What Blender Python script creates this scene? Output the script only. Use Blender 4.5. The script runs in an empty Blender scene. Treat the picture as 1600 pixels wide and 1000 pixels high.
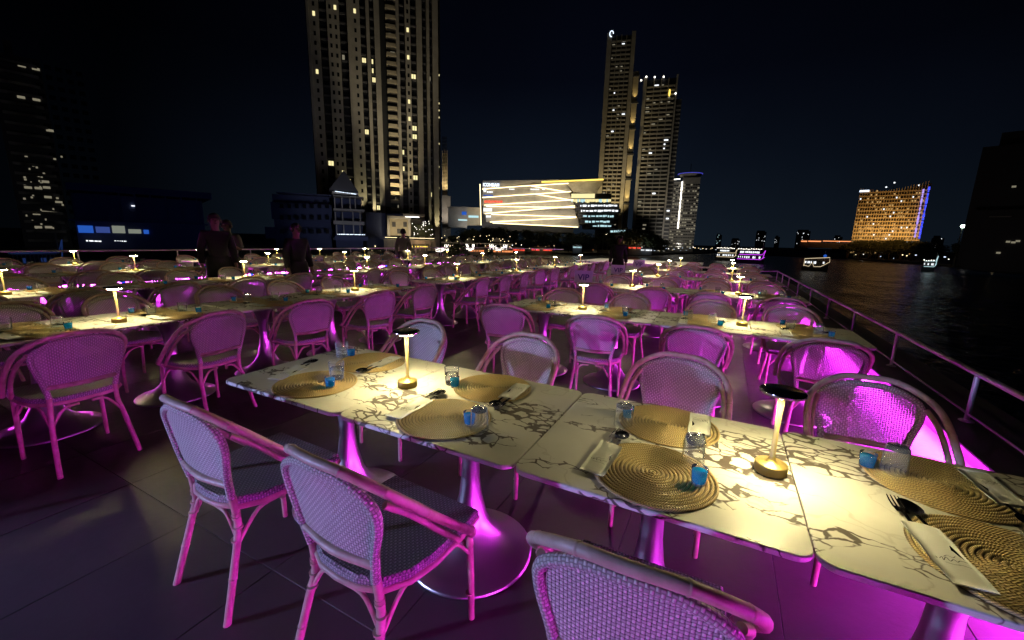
import bpy, bmesh, math, random
from mathutils import Vector, Matrix, Euler
random.seed(7)
PI = math.pi
S = bpy.context.scene
C = S.collection
# ------------------------------------------------------------------ camera
F_PX, YAW, PITCH, ROLL, CAMZ = 640.07, 0.47085, 0.19409, 0.0264, 1.458
fwd = Vector((-math.sin(YAW)*math.cos(PITCH), math.cos(YAW)*math.cos(PITCH), -math.sin(PITCH)))
rt0 = Vector((math.cos(YAW), math.sin(YAW), 0)); up0 = rt0.cross(fwd)
rt = rt0*math.cos(ROLL) + up0*math.sin(ROLL); up = up0*math.cos(ROLL) - rt0*math.sin(ROLL)
cam_d = bpy.data.cameras.new('camera'); cam = bpy.data.objects.new('camera', cam_d); C.objects.link(cam)
M3 = Matrix((rt, up, -fwd)).transposed()
cam.matrix_world = Matrix.Translation((0, 0, CAMZ)) @ M3.to_4x4()
cam_d.sensor_width = 36; cam_d.lens = F_PX*36/1600; cam_d.clip_start = .05; cam_d.clip_end = 6000
S.camera = cam
# ------------------------------------------------------------------ world: night sky lit by the city
W = bpy.data.worlds.new('World'); S.world = W; W.use_nodes = True
wn, wl = W.node_tree.nodes, W.node_tree.links; wn.clear()
wo = wn.new('ShaderNodeOutputWorld'); wb = wn.new('ShaderNodeBackground'); tc = wn.new('ShaderNodeTexCoord')
sx = wn.new('ShaderNodeSeparateXYZ'); rp = wn.new('ShaderNodeValToRGB')
wl.new(tc.outputs['Generated'], sx.inputs[0]); wl.new(sx.outputs['Z'], rp.inputs[0])
e = rp.color_ramp.elements; e[0].position = 0; e[0].color = (.0062, .0105, .0170, 1); e[1].position = .5; e[1].color = (.0007, .0010, .0032, 1)
k = rp.color_ramp.elements.new(.17); k.color = (.0033, .0055, .0108, 1)
k = rp.color_ramp.elements.new(.33); k.color = (.0012, .0019, .0048, 1)
# the glow hangs over the brightly lit bank ahead and thins out to both sides
vd = wn.new('ShaderNodeVectorMath'); vd.operation = 'DOT_PRODUCT'; wl.new(tc.outputs['Generated'], vd.inputs[0])
vd.inputs[1].default_value = (-.30, .95, 0)
mr = wn.new('ShaderNodeMapRange'); mr.inputs[1].default_value = .60; mr.inputs[2].default_value = 1.0; mr.inputs[3].default_value = .10; mr.inputs[4].default_value = 1
wl.new(vd.outputs['Value'], mr.inputs[0])
nz = wn.new('ShaderNodeTexNoise'); nz.inputs['Scale'].default_value = 2.2; nz.inputs['Detail'].default_value = 4; wl.new(tc.outputs['Generated'], nz.inputs[0])
mz = wn.new('ShaderNodeMapRange'); mz.inputs[3].default_value = .6; mz.inputs[4].default_value = 1.4; wl.new(nz.outputs[0], mz.inputs[0])
mm = wn.new('ShaderNodeMath'); mm.operation = 'MULTIPLY'; wl.new(mr.outputs[0], mm.inputs[0]); wl.new(mz.outputs[0], mm.inputs[1])
wl.new(rp.outputs[0], wb.inputs[0]); wl.new(mm.outputs[0], wb.inputs[1]); wl.new(wb.outputs[0], wo.inputs[0])
# ------------------------------------------------------------------ view + render
S.view_settings.view_transform = 'Standard'; S.view_settings.look = 'None'
S.view_settings.exposure = .22; S.view_settings.gamma = 1; S.view_settings.use_curve_mapping = False
S.render.engine = 'CYCLES'
cy = S.cycles
cy.use_denoising = True
try: cy.denoiser = 'OPENIMAGEDENOISE'
except Exception: pass
cy.use_light_tree = True; cy.max_bounces = 6; cy.diffuse_bounces = 3; cy.glossy_bounces = 3
cy.transmission_bounces = 4; cy.transparent_max_bounces = 16; cy.caustics_reflective = False; cy.caustics_refractive = False
cy.sample_clamp_indirect = 4; cy.use_adaptive_sampling = True; cy.adaptive_threshold = .02
FLOOR = 0.0; TT = CAMZ - .713          # table top height (0.745)
WATER = -7.0

# ------------------------------------------------------------------ materials
def hexc(*c): return (c[0], c[1], c[2], 1)
def mat(name, col, rough=.5, metal=0, **kw):
    m = bpy.data.materials.new(name); m.use_nodes = True
    b = m.node_tree.nodes['Principled BSDF']
    b.inputs['Base Color'].default_value = hexc(*col); b.inputs['Roughness'].default_value = rough; b.inputs['Metallic'].default_value = metal
    for k_, v in kw.items():
        b.inputs[k_.replace('_', ' ')].default_value = v
    return m
def N(m, t, **kw):
    n = m.node_tree.nodes.new(t)
    for k_, v in kw.items():
        if k_.startswith('i_'):
            key = k_[2:]; n.inputs[int(key) if key.isdigit() else key.replace('_', ' ')].default_value = v
        else: setattr(n, k_, v)
    return n
def L(m, a, b): m.node_tree.links.new(a, b)
def bsdf(m): return m.node_tree.nodes['Principled BSDF']
def math_(m, op, a, b=None, clamp=False):
    n = N(m, 'ShaderNodeMath', operation=op, use_clamp=clamp)
    for i, v in enumerate((a, b)):
        if v is None: continue
        if isinstance(v, (int, float)): n.inputs[i].default_value = v
        else: L(m, v, n.inputs[i])
    return n.outputs[0]
def mapr(m, v, a, b, c, d):
    n = N(m, 'ShaderNodeMapRange', i_1=a, i_2=b, i_3=c, i_4=d); L(m, v, n.inputs[0]); return n.outputs[0]
def mixc(m, f, a, b):
    n = N(m, 'ShaderNodeMix', data_type='RGBA')
    if isinstance(f, (int, float)): n.inputs[0].default_value = f
    else: L(m, f, n.inputs[0])
    for i, v in ((6, a), (7, b)):
        if isinstance(v, tuple): n.inputs[i].default_value = v if len(v) == 4 else hexc(*v)
        else: L(m, v, n.inputs[i])
    return n.outputs[2]
def bump(m, h, strength=.5, dist=.002):
    n = N(m, 'ShaderNodeBump', i_Strength=strength, i_Distance=dist); L(m, h, n.inputs['Height']); L(m, n.outputs[0], bsdf(m).inputs['Normal']); return n
def noise(m, vec, scale, detail=3, rough=.5, dist=0):
    n = N(m, 'ShaderNodeTexNoise', i_Scale=scale, i_Detail=detail, i_Roughness=rough, i_Distortion=dist)
    if vec is not None: L(m, vec, n.inputs[0])
    return n.outputs[0]
def emis(name, col, st):
    m = bpy.data.materials.new(name); m.use_nodes = True; n = m.node_tree.nodes; n.clear()
    o = n.new('ShaderNodeOutputMaterial'); e_ = n.new('ShaderNodeEmission'); e_.inputs[0].default_value = hexc(*col); e_.inputs[1].default_value = st
    m.node_tree.links.new(e_.outputs[0], o.inputs[0]); return m

M = {}
def weave_mat(name, light, dark, holes):
    m = mat(name, light, .42); b = bsdf(m)
    uv = N(m, 'ShaderNodeTexCoord').outputs['UV']; s = N(m, 'ShaderNodeSeparateXYZ'); L(m, uv, s.inputs[0])
    P = .0098
    su = math_(m, 'SINE', math_(m, 'MULTIPLY', s.outputs[0], PI/P)); sv = math_(m, 'SINE', math_(m, 'MULTIPLY', s.outputs[1], PI/P))
    au, av = math_(m, 'ABSOLUTE', su), math_(m, 'ABSOLUTE', sv)
    chk = math_(m, 'GREATER_THAN', math_(m, 'MULTIPLY', su, sv), 0)
    h = math_(m, 'ADD', math_(m, 'MULTIPLY', chk, au), math_(m, 'MULTIPLY', math_(m, 'SUBTRACT', 1, chk), math_(m, 'MULTIPLY', av, .8)))
    oth = math_(m, 'MULTIPLY', au, av)
    f = math_(m, 'MULTIPLY', h, math_(m, 'POWER', oth, .35), clamp=True)
    obn = noise(m, N(m, 'ShaderNodeTexCoord').outputs['Object'], 14, 3)
    lc = mixc(m, mapr(m, obn, .35, .65, 0, 1), light, tuple(c*.86 for c in light))
    two = mixc(m, chk, tuple(c*.62 for c in light), lc)
    L(m, mixc(m, mapr(m, f, .15, .6, 0, 1), dark, two), b.inputs['Base Color'])
    bump(m, f, .9, .003)
    if holes:
        L(m, math_(m, 'GREATER_THAN', oth, .045), b.inputs['Alpha'])
    return m
M['weave'] = weave_mat('woven_resin', (.76, .73, .70), (.26, .22, .22), True)
M['weave_solid'] = weave_mat('woven_resin_wrap', (.70, .66, .62), (.26, .22, .21), False)
M['weave_seat'] = weave_mat('woven_resin_seat', (.44, .43, .43), (.12, .11, .12), False)
m = M['tube'] = mat('bamboo_look_tube', (.52, .38, .27), .4)
tcx = N(m, 'ShaderNodeTexCoord').outputs['Object']
nn = noise(m, tcx, 22, 4); L(m, mixc(m, mapr(m, nn, .3, .7, 0, 1), (.52, .39, .31), (.36, .25, .19)), bsdf(m).inputs['Base Color'])
L(m, mapr(m, noise(m, tcx, 60, 2), .3, .7, .36, .55), bsdf(m).inputs['Roughness'])
# marble
m = M['marble'] = mat('veined_marble', (.8, .78, .74), .16)
oi = N(m, 'ShaderNodeObjectInfo'); tcx = N(m, 'ShaderNodeTexCoord').outputs['Object']
off = N(m, 'ShaderNodeVectorMath', operation='SCALE', i_Scale=37.0); cmb = N(m, 'ShaderNodeCombineXYZ', i_1=.37, i_2=.11); L(m, oi.outputs['Random'], cmb.inputs[0]); L(m, cmb.outputs[0], off.inputs[0])
ad = N(m, 'ShaderNodeVectorMath', operation='ADD'); L(m, tcx, ad.inputs[0]); L(m, off.outputs[0], ad.inputs[1]); vec = ad.outputs[0]
n1 = N(m, 'ShaderNodeTexNoise', i_Scale=7, i_Detail=4); L(m, vec, n1.inputs[0])
sc_ = N(m, 'ShaderNodeVectorMath', operation='SCALE', i_Scale=.12); L(m, n1.outputs['Color'], sc_.inputs[0])
a2 = N(m, 'ShaderNodeVectorMath', operation='ADD'); L(m, vec, a2.inputs[0]); L(m, sc_.outputs[0], a2.inputs[1])
mp_ = N(m, 'ShaderNodeMapping'); mp_.inputs['Scale'].default_value = (1, 1.75, 1); mp_.inputs['Rotation'].default_value = (0, 0, .5); L(m, a2.outputs[0], mp_.inputs[0])
vo = N(m, 'ShaderNodeTexVoronoi', feature='DISTANCE_TO_EDGE', i_Scale=15); L(m, mp_.outputs[0], vo.inputs['Vector'])
mp2 = N(m, 'ShaderNodeMapping'); mp2.inputs['Scale'].default_value = (1, 2.4, 1); mp2.inputs['Rotation'].default_value = (0, 0, .4); L(m, vec, mp2.inputs[0])
band = mapr(m, noise(m, mp2.outputs[0], 2.6, 2, .45), .49, .56, 0, 1)
thick = math_(m, 'MULTIPLY', band, mapr(m, noise(m, vec, 11, 3), .35, .65, .012, .15))
vein = math_(m, 'SUBTRACT', 1, mapr(m, math_(m, 'SUBTRACT', vo.outputs['Distance'], thick), -.008, .045, 0, 1), clamp=True)
vein = math_(m, 'MULTIPLY', vein, mapr(m, band, 0, .12, 0, 1), clamp=True)
thin = math_(m, 'SUBTRACT', 1, mapr(m, math_(m, 'ABSOLUTE', math_(m, 'SUBTRACT', noise(m, a2.outputs[0], 3.1, 3), .5)), 0, .008, 0, 1), clamp=True)
cloud = mixc(m, mapr(m, noise(m, vec, 4, 4), .4, .7, 0, 1), (.80, .775, .73), (.70, .67, .62))
c1 = mixc(m, math_(m, 'MULTIPLY', thin, .28), cloud, (.3, .24, .2))
L(m, mixc(m, vein, c1, (.12, .09, .078)), bsdf(m).inputs['Base Color'])
L(m, mapr(m, noise(m, vec, 30, 3), .3, .7, .36, .48), bsdf(m).inputs['Roughness'])
# braided rope placemat (uv.x = arc length, uv.y = around the rope)
m = M['rope'] = mat('braided_rope', (.5, .36, .16), .3)
s = N(m, 'ShaderNodeSeparateXYZ'); L(m, N(m, 'ShaderNodeTexCoord').outputs['UV'], s.inputs[0])
dg = math_(m, 'SINE', math_(m, 'MULTIPLY', math_(m, 'ADD', s.outputs[0], math_(m, 'ABSOLUTE', math_(m, 'SUBTRACT', s.outputs[1], .006))), 2*PI/.0075))
hh = math_(m, 'ADD', math_(m, 'MULTIPLY', dg, .5), .5)
L(m, mixc(m, mapr(m, hh, .1, .7, 0, 1), (.34, .22, .095), (.84, .62, .31)), bsdf(m).inputs['Base Color'])
bump(m, hh, .8, .003)
# metals
m = M['steel'] = mat('brushed_aluminium', (.72, .70, .72), .26, 1)
tcx = N(m, 'ShaderNodeTexCoord').outputs['Object']; mpn = N(m, 'ShaderNodeMapping'); mpn.inputs['Scale'].default_value = (1, 1, .01); L(m, tcx, mpn.inputs[0])
nb = noise(m, mpn.outputs[0], 40, 2); bsdf(m).inputs['Roughness'].default_value = .3
M['chrome'] = mat('polished_steel', (.75, .74, .74), .12, 1)
M['rail'] = mat('rail_steel', (.80, .78, .82), .3, .35)
m = M['brass'] = mat('brushed_gold', (.86, .62, .22), .4, .85)
L(m, mapr(m, noise(m, N(m, 'ShaderNodeTexCoord').outputs['Object'], 90, 2), .3, .7, .34, .5), bsdf(m).inputs['Roughness'])
M['gold_stem'] = mat('gold_stem', (.93, .72, .30), .45, .25)
M['blackgloss'] = mat('black_lacquer', (.008, .008, .009), .22)
M['lamp_glow'] = emis('lamp_led', (1, .86, .41), 265)
M['stem_glow'] = emis('lamp_stem_glow', (1, .80, .36), 1.1)
m = M['shot_blue'] = mat('blue_drink', (.01, .48, 1), .15, 0)
tl = N(m, 'ShaderNodeBsdfTranslucent'); tl.inputs[0].default_value = (.01, .5, 1, 1); ms = N(m, 'ShaderNodeMixShader'); ms.inputs[0].default_value = .7
L(m, bsdf(m).outputs[0], ms.inputs[1]); L(m, tl.outputs[0], ms.inputs[2]); tr_ = N(m, 'ShaderNodeBsdfTransparent'); tr_.inputs[0].default_value = (.15, .7, 1, 1); m2 = N(m, 'ShaderNodeMixShader'); m2.inputs[0].default_value = .45; L(m, ms.outputs[0], m2.inputs[1]); L(m, tr_.outputs[0], m2.inputs[2])
L(m, m2.outputs[0], m.node_tree.nodes['Material Output'].inputs[0])
def glass_mat(name, tint, blend):
    m = bpy.data.materials.new(name); m.use_nodes = True; n = m.node_tree.nodes; n.clear()
    o = n.new('ShaderNodeOutputMaterial'); mx = n.new('ShaderNodeMixShader'); t = n.new('ShaderNodeBsdfTransparent'); g = n.new('ShaderNodeBsdfGlossy')
    lw = n.new('ShaderNodeLayerWeight'); lw.inputs[0].default_value = blend; t.inputs[0].default_value = hexc(*tint); g.inputs['Roughness'].default_value = .12
    df = n.new('ShaderNodeBsdfTranslucent'); df.inputs[0].default_value = (.9, .93, .95, 1); d2 = n.new('ShaderNodeBsdfDiffuse'); d2.inputs[0].default_value = (.9, .93, .95, 1); ma = n.new('ShaderNodeMixShader'); mb = n.new('ShaderNodeMixShader'); mb.inputs[0].default_value = .15
    m.node_tree.links.new(lw.outputs['Fresnel'], mx.inputs[0]); m.node_tree.links.new(t.outputs[0], mx.inputs[1]); m.node_tree.links.new(g.outputs[0], mx.inputs[2]); m.node_tree.links.new(df.outputs[0], ma.inputs[1]); m.node_tree.links.new(d2.outputs[0], ma.inputs[2]); m.node_tree.links.new(mx.outputs[0], mb.inputs[1]); m.node_tree.links.new(ma.outputs[0], mb.inputs[2]); m.node_tree.links.new(mb.outputs[0], o.inputs[0])
    return m
M['water_in_glass'] = glass_mat('water_in_glass', (.95, .97, .97), .12)
M['glass'] = glass_mat('clear_glass', (.97, .985, .985), .12)
m = M['napkin'] = mat('paper_napkin', (.80, .79, .77), .8)
bump(m, noise(m, N(m, 'ShaderNodeTexCoord').outputs['Object'], 45, 4), .35, .004)
M['ink'] = mat('black_ink', (.03, .03, .035), .7)
M['cutlery'] = mat('cutlery_steel', (.35, .34, .34), .18, 1)
# deck
m = M['tile'] = mat('slate_tile', (.05, .045, .05), .36)
oi = N(m, 'ShaderNodeObjectInfo'); geo = N(m, 'ShaderNodeNewGeometry')
ns = noise(m, geo.outputs['Position'], 1.3, 6, .6); nf = noise(m, geo.outputs['Position'], 26, 5, .65)
base = mixc(m, mapr(m, ns, .3, .7, 0, 1), (.105, .093, .095), (.066, .058, .060))
base = mixc(m, math_(m, 'MULTIPLY', oi.outputs['Random'], .35), base, (.125, .11, .11))
base = mixc(m, mapr(m, nf, .55, .8, 0, .5), base, (.11, .10, .095))
L(m, base, bsdf(m).inputs['Base Color'])
L(m, math_(m, 'ADD', mapr(m, ns, .3, .7, .30, .48), mapr(m, nf, .3, .7, -.05, .07)), bsdf(m).inputs['Roughness'])
bump(m, math_(m, 'ADD', nf, math_(m, 'MULTIPLY', ns, 2)), .25, .004)
M['grout'] = mat('grout', (.17, .155, .15), .8)
m = M['ledge'] = mat('dark_side_deck', (.06, .055, .06), .55)
L(m, mixc(m, noise(m, N(m, 'ShaderNodeTexCoord').outputs['Object'], 5, 5), (.035, .032, .036), (.10, .09, .095)), bsdf(m).inputs['Base Color'])
M['white_paint'] = mat('white_paint', (.7, .69, .66), .5)
M['led_magenta'] = emis('led_magenta', (.90, .045, .95), 200)
M['led_port'] = emis('led_port', (.9, .05, .95), 240)
M['led_floor_fill'] = emis('led_floor_fill', (.9, .02, 1), 420)
m = M['water'] = mat('river_water', (.002, .003, .005), .24, 0, IOR=1.15)
gp = N(m, 'ShaderNodeNewGeometry').outputs['Position']; mpn = N(m, 'ShaderNodeMapping'); mpn.inputs['Scale'].default_value = (1, .6, 1); L(m, gp, mpn.inputs[0])
wv = math_(m, 'ADD', noise(m, mpn.outputs[0], .55, 5, .6, .4), math_(m, 'MULTIPLY', noise(m, mpn.outputs[0], .07, 3), 3.0))
bump(m, wv, 1.0, 1.0)

# ------------------------------------------------------------------ mesh helpers
class MB:
    def __init__(s): s.v = []; s.f = []; s.mi = []; s.uv = []; s.sm = []
    def add(s, vs, fs, mi=0, uvs=None, smooth=True):
        o = len(s.v); s.v += [tuple(p) for p in vs]
        for k_, f in enumerate(fs):
            s.f.append(tuple(i+o for i in f)); s.mi.append(mi); s.sm.append(smooth)
            s.uv.append(uvs[k_] if uvs else [(0, 0)]*len(f))
        return s
    def mesh(s, name, mats, auto=None):
        me = bpy.data.meshes.new(name); me.from_pydata(s.v, [], s.f)
        for m_ in (mats if isinstance(mats, (list, tuple)) else [mats]): me.materials.append(m_)
        me.polygons.foreach_set('material_index', s.mi); me.polygons.foreach_set('use_smooth', s.sm)
        ul = me.uv_layers.new(name='UVMap'); flat = [c for f in s.uv for uv in f for c in uv]; ul.data.foreach_set('uv', flat)
        me.update(); return me
    def box(s, x0, x1, y0, y1, z0, z1, mi=0):
        vs = [(x, y, z) for z in (z0, z1) for y in (y0, y1) for x in (x0, x1)]
        s.add(vs, [(0, 2, 3, 1), (4, 5, 7, 6), (0, 1, 5, 4), (2, 6, 7, 3), (0, 4, 6, 2), (1, 3, 7, 5)], mi, smooth=False); return s
    def obox(s, c, ax, ay, az, mi=0):   # oriented box: centre, half-axes
        c, ax, ay, az = map(Vector, (c, ax, ay, az))
        vs = [c+ax*i+ay*j+az*k_ for k_ in (-1, 1) for j in (-1, 1) for i in (-1, 1)]
        s.add(vs, [(0, 2, 3, 1), (4, 5, 7, 6), (0, 1, 5, 4), (2, 6, 7, 3), (0, 4, 6, 2), (1, 3, 7, 5)], mi, smooth=False); return s
    def tube(s, path, r, n=8, mi=0, closed=False, caps=True):
        P = [Vector(p) for p in path]; m_ = len(P); rr = r if isinstance(r, (list, tuple)) else [r]*m_
        T = []
        for i in range(m_):
            a = P[i-1] if (i or closed) else P[i]; b = P[(i+1) % m_] if (i < m_-1 or closed) else P[i]
            T.append((b-a).normalized())
        nrm = T[0].orthogonal().normalized(); vs = []; ln = [0]
        for i in range(m_):
            nrm = (nrm - T[i]*nrm.dot(T[i])).normalized(); bn = T[i].cross(nrm)
            for k_ in range(n):
                a = 2*PI*k_/n; vs.append(P[i]+(nrm*math.cos(a)+bn*math.sin(a))*rr[i])
            if i: ln.append(ln[-1]+(P[i]-P[i-1]).length)
        fs = []; uvs = []; R0 = max(rr); seg = m_ if closed else m_-1
        ln.append(ln[-1]+(P[0]-P[-1]).length)
        for i in range(seg):
            j = (i+1) % m_
            for k_ in range(n):
                k2 = (k_+1) % n
                fs.append((i*n+k_, i*n+k2, j*n+k2, j*n+k_)); c = 2*PI*R0/n
                uvs.append([(ln[i], k_*c), (ln[i], (k_+1)*c), (ln[i+1], (k_+1)*c), (ln[i+1], k_*c)])
        s.add(vs, fs, mi, uvs)
        if caps and not closed:
            o = len(s.v)-m_*n
            s.add([s.v[o+k_] for k_ in range(n)], [tuple(range(n))[::-1]], mi, smooth=False)
            s.add([s.v[o+(m_-1)*n+k_] for k_ in range(n)], [tuple(range(n))], mi, smooth=False)
        return s
    def lathe(s, prof, n=24, mi=0, c=(0, 0, 0), smooth=True):
        vs = []
        for r, z in prof:
            for k_ in range(n):
                a = 2*PI*k_/n; vs.append((c[0]+r*math.cos(a), c[1]+r*math.sin(a), c[2]+z))
        fs = []
        for i in range(len(prof)-1):
            for k_ in range(n):
                k2 = (k_+1) % n; fs.append((i*n+k_, i*n+k2, (i+1)*n+k2, (i+1)*n+k_))
        s.add(vs, fs, mi, smooth=smooth); return s
    def sphere(s, c, rx, ry=None, rz=None, n=10, mi=0):
        ry = ry or rx; rz = rz or rx; vs = []; fs = []; mm_ = n//2+1
        for i in range(mm_):
            th = PI*i/(mm_-1)
            for k_ in range(n):
                a = 2*PI*k_/n; vs.append((c[0]+rx*math.sin(th)*math.cos(a), c[1]+ry*math.sin(th)*math.sin(a), c[2]+rz*math.cos(th)))
        for i in range(mm_-1):
            for k_ in range(n): fs.append((i*n+k_, (i+1)*n+k_, (i+1)*n+(k_+1) % n, i*n+(k_+1) % n))
        s.add(vs, fs, mi); return s
def cr(P, n=8):
    P = [Vector(p) for p in P]; Q = [2*P[0]-P[1]]+P+[2*P[-1]-P[-2]]; o = []
    for i in range(1, len(Q)-2):
        a, b, c, d = Q[i-1:i+3]
        for k_ in range(n):
            t = k_/n; o.append(.5*((2*b)+(c-a)*t+(2*a-5*b+4*c-d)*t*t+(3*b-a-3*c+d)*t**3))
    o.append(P[-1]); return o
def obj(name, me, parent=None, loc=(0, 0, 0), rot=0):
    o = bpy.data.objects.new(name, me); C.objects.link(o); o.location = loc; o.rotation_euler = (0, 0, rot)
    if parent: o.parent = parent
    return o
def tag(o, label, cat, group=None):
    o['label'] = label; o['category'] = cat
    if group: o['group'] = group
    return o
def thing(name, label, cat, loc=(0, 0, 0), rot=0, group=None):
    return tag(obj(name, None, None, loc, rot), label, cat, group)
def struct(o): o['kind'] = 'structure'; return o
def stuff(o): o['kind'] = 'stuff'; return o
def copy_tree(o, parent=None):
    c = o.copy(); C.objects.link(c); c.parent = parent
    for ch in o.children: copy_tree(ch, c)
    return c
class Proto:            # a thing defined once as (name, mesh, children); place() links it as objects with shared mesh data
    def __init__(s, name, parts, root=None): s.name = name; s.parts = parts; s.root = root
    def place(s, label, cat, loc, rot=0, group=None):
        r = tag(obj(s.name, s.root, None, loc, rot), label, cat, group)
        for p in s.parts:
            q = obj(p[0], p[1], r)
            for c in (p[2] if len(p) > 2 else ()): obj(c[0], c[1], q)
        return r

# ------------------------------------------------------------------ ship deck (setting)
X0, X1, Y0, Y1 = -13.4, 1.68, -5.0, 22.6
me = MB().box(X0-.4, 2.14, Y0, Y1, -.40, -.012).mesh('deck', M['grout']); deck = struct(obj('deck', me))
TW, TL = .66, 1.32
tile_mesh = None
def tilemesh():
    b = MB(); w, l, g, c = TW/2-.0016, TL/2-.0016, 0, .0012
    vs = [(-w, -l, -.010), (w, -l, -.010), (w, l, -.010), (-w, l, -.010), (-w, -l, -c), (w, -l, -c), (w, l, -c), (-w, l, -c), (-w+c, -l+c, 0), (w-c, -l+c, 0), (w-c, l-c, 0), (-w+c, l-c, 0)]
    fs = [(0, 1, 5, 4), (1, 2, 6, 5), (2, 3, 7, 6), (3, 0, 4, 7), (4, 5, 9, 8), (5, 6, 10, 9), (6, 7, 11, 10), (7, 4, 8, 11), (8, 9, 10, 11)]
    b.add(vs, fs, 0, smooth=False); return b
tb = tilemesh(); tile_mesh = tb.mesh('tile', M['tile'])
pos = []
x_first, y_line = -2.28, .92
i0 = int((X0-x_first)//TW); j0 = int((Y0-y_line)//TL)+1
for i in range(i0+1, 8):
    for j in range(j0, 18):
        cx, cyy = x_first+(i+.5)*TW, y_line+(j+.5)*TL
        if cx+TW/2 > X1+.02 or cyy+TL/2 > Y1: continue
        pos.append((cx, cyy))
pos.sort(key=lambda p: (p[0]+.6)**2+(p[1]-2)**2 if p[1] > -.8 else 1e4+p[0]**2)
for (cx, cyy) in pos[:290]:
    obj('tile', tile_mesh, deck, (cx, cyy, random.uniform(-.0008, .0006)))
rest = MB()
for (cx, cyy) in pos[290:]:
    rest.add([(v[0]+cx, v[1]+cyy, v[2]) for v in tb.v], tb.f, 0, smooth=False)
o = obj('tile_field', rest.mesh('tile_field', M['tile']), deck); stuff(o)
# starboard ledge with led strip under its lip
b = MB().box(1.68, 2.16, Y0, 20.9, -.05, .187)
ledge = struct(obj('side_ledge', b.mesh('side_ledge', M['ledge'])))
obj('lip', MB().box(1.535, 1.71, Y0, 20.9, .189, .203).mesh('lip', M['ledge']), ledge)
led = tag(obj('led_strip', MB().box(1.665, 1.678, -.9, 20.6, .115, .165).mesh('led_strip', M['led_magenta'])), 'magenta light strip glowing along the deck edge beneath the starboard rail', 'light strip')
tag(obj('led_strip', MB().box(1.575, 1.61, Y0, 20.6, .1845, .1875).mesh('led_strip', M['led_floor_fill'])), 'added magenta light strip under the ledge lip, brightening the starboard deck floor', 'light strip')  # extra downward strip, added only to brighten the floor
led2 = tag(obj('led_strip', MB().box(-13.325, -13.30, -3, 19, .10, .16).mesh('led_strip', M['led_port'])), 'pink light strip along the far port side of the deck', 'light strip')
b = MB().box(-13.75, -13.34, Y0, 20.9, -.05, .188); pl = struct(obj('port_ledge', b.mesh('port_ledge', M['ledge']))); obj('lip', MB().box(-13.76, -13.14, Y0, 20.9, .19, .205).mesh('lip', M['ledge']), pl)  # port lip added to keep the strip's light off the rail
# hull below
b = MB()
hx0, hx1 = -13.8, 2.18
sec = [(-6, hx0, hx1), (20, hx0, hx1), (27, -11.5, .2), (33, -8.5, -2.8), (37, -6.2, -5.2)]
vs = []
for y, a, c in sec:
    mid = (a+c)/2; vs += [(a, y, -.42), (c, y, -.42), (mid+(c-mid)*.8, y-.8, WATER-.5), (mid+(a-mid)*.8, y-.8, WATER-.5)]
fs = []
for i in range(4):
    for k_ in range(4): fs.append((i*4+k_, i*4+(k_+1) % 4, i*4+4+(k_+1) % 4, i*4+4+k_))
fs += [(0, 3, 2, 1), (16, 17, 18, 19)]
b.add(vs, fs, 0, smooth=False); struct(obj('ship_hull', b.mesh('ship_hull', M['white_paint'])))
b = MB(); b.add([(hx0+.6, 22.7, -.40), (hx1-.6, 22.7, -.40), (-.1, 27, -.40), (-3, 33, -.40), (-8.2, 33, -.40), (-11.2, 27, -.40)], [(0, 1, 2, 3, 4, 5)], 0, smooth=False)
struct(obj('foredeck', b.mesh('foredeck', M['white_paint'])))
# rails
def rail(name, label, pts, h0, h, posts, r=.021, mid=False):
    t = thing(name, label, 'railing', (pts[0][0], pts[0][1], 0))
    ox, oy = pts[0]
    obj('top_rail', MB().tube([(x-ox, y-oy, h) for x, y in pts], r, 10).mesh('top_rail', M['rail']), t)
    if mid: obj('lower_rail', MB().tube([(x-ox, y-oy, h0+(h-h0)*.16) for x, y in pts], r*.42, 8).mesh('lower_rail', M['rail']), t)
    pm = MB().tube([(0, 0, h0+.008), (0, 0, h-r*.6)], r*.78, 10).mesh('post', M['rail'])
    fm = MB().lathe([(0, .012), (.035, .012), (.045, .004), (.045, 0)], 12).mesh('flange', M['rail'])
    for x, y in posts:
        p = obj('post', pm, t, (x-ox, y-oy, 0)); obj('flange', fm, p, (0, 0, h0))
    return t
rail('steel_railing', 'low polished steel railing running along the starboard side of the deck', [(1.77, -4.5), (1.77, 17.9), (1.1, 17.2)], .19, .565,
     [(1.77, y) for y in (-2.1, .6, 2.37, 4.19, 5.82, 7.5, 9.2, 11.0, 12.8, 14.6, 16.2, 17.85)]+[(1.13, 17.23)], mid=True)
rail('steel_railing', 'long steel railing along the far port side, seen over the chairs', [(-13.55, -3), (-13.55, 20.4), (-9, 24.5)], .205, .93, [(-13.55, -2+2.0*i) for i in range(12)], r=.024)
# warm lit foredeck shelter ahead of the bow tables
b = MB().box(-8.0, -1.2, 24.0, 29.5, .18, .30); struct(obj('foredeck_roof', b.mesh('foredeck_roof', M['white_paint'])))
b = MB()
for x in (-7.7, -1.5):
    for y in (24.3, 29.2): b.box(x-.08, x+.08, y-.08, y+.08, -.40, .18)
struct(obj('foredeck_post_frame', b.mesh('foredeck_post_frame', M['white_paint'])))

# water
b = MB(); b.add([(-3500, -800, WATER), (3500, -800, WATER), (3500, 4500, WATER), (-3500, 4500, WATER)], [(0, 1, 2, 3)], 0, smooth=False)
struct(obj('river_water', b.mesh('river_water', M['water'])))

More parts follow.
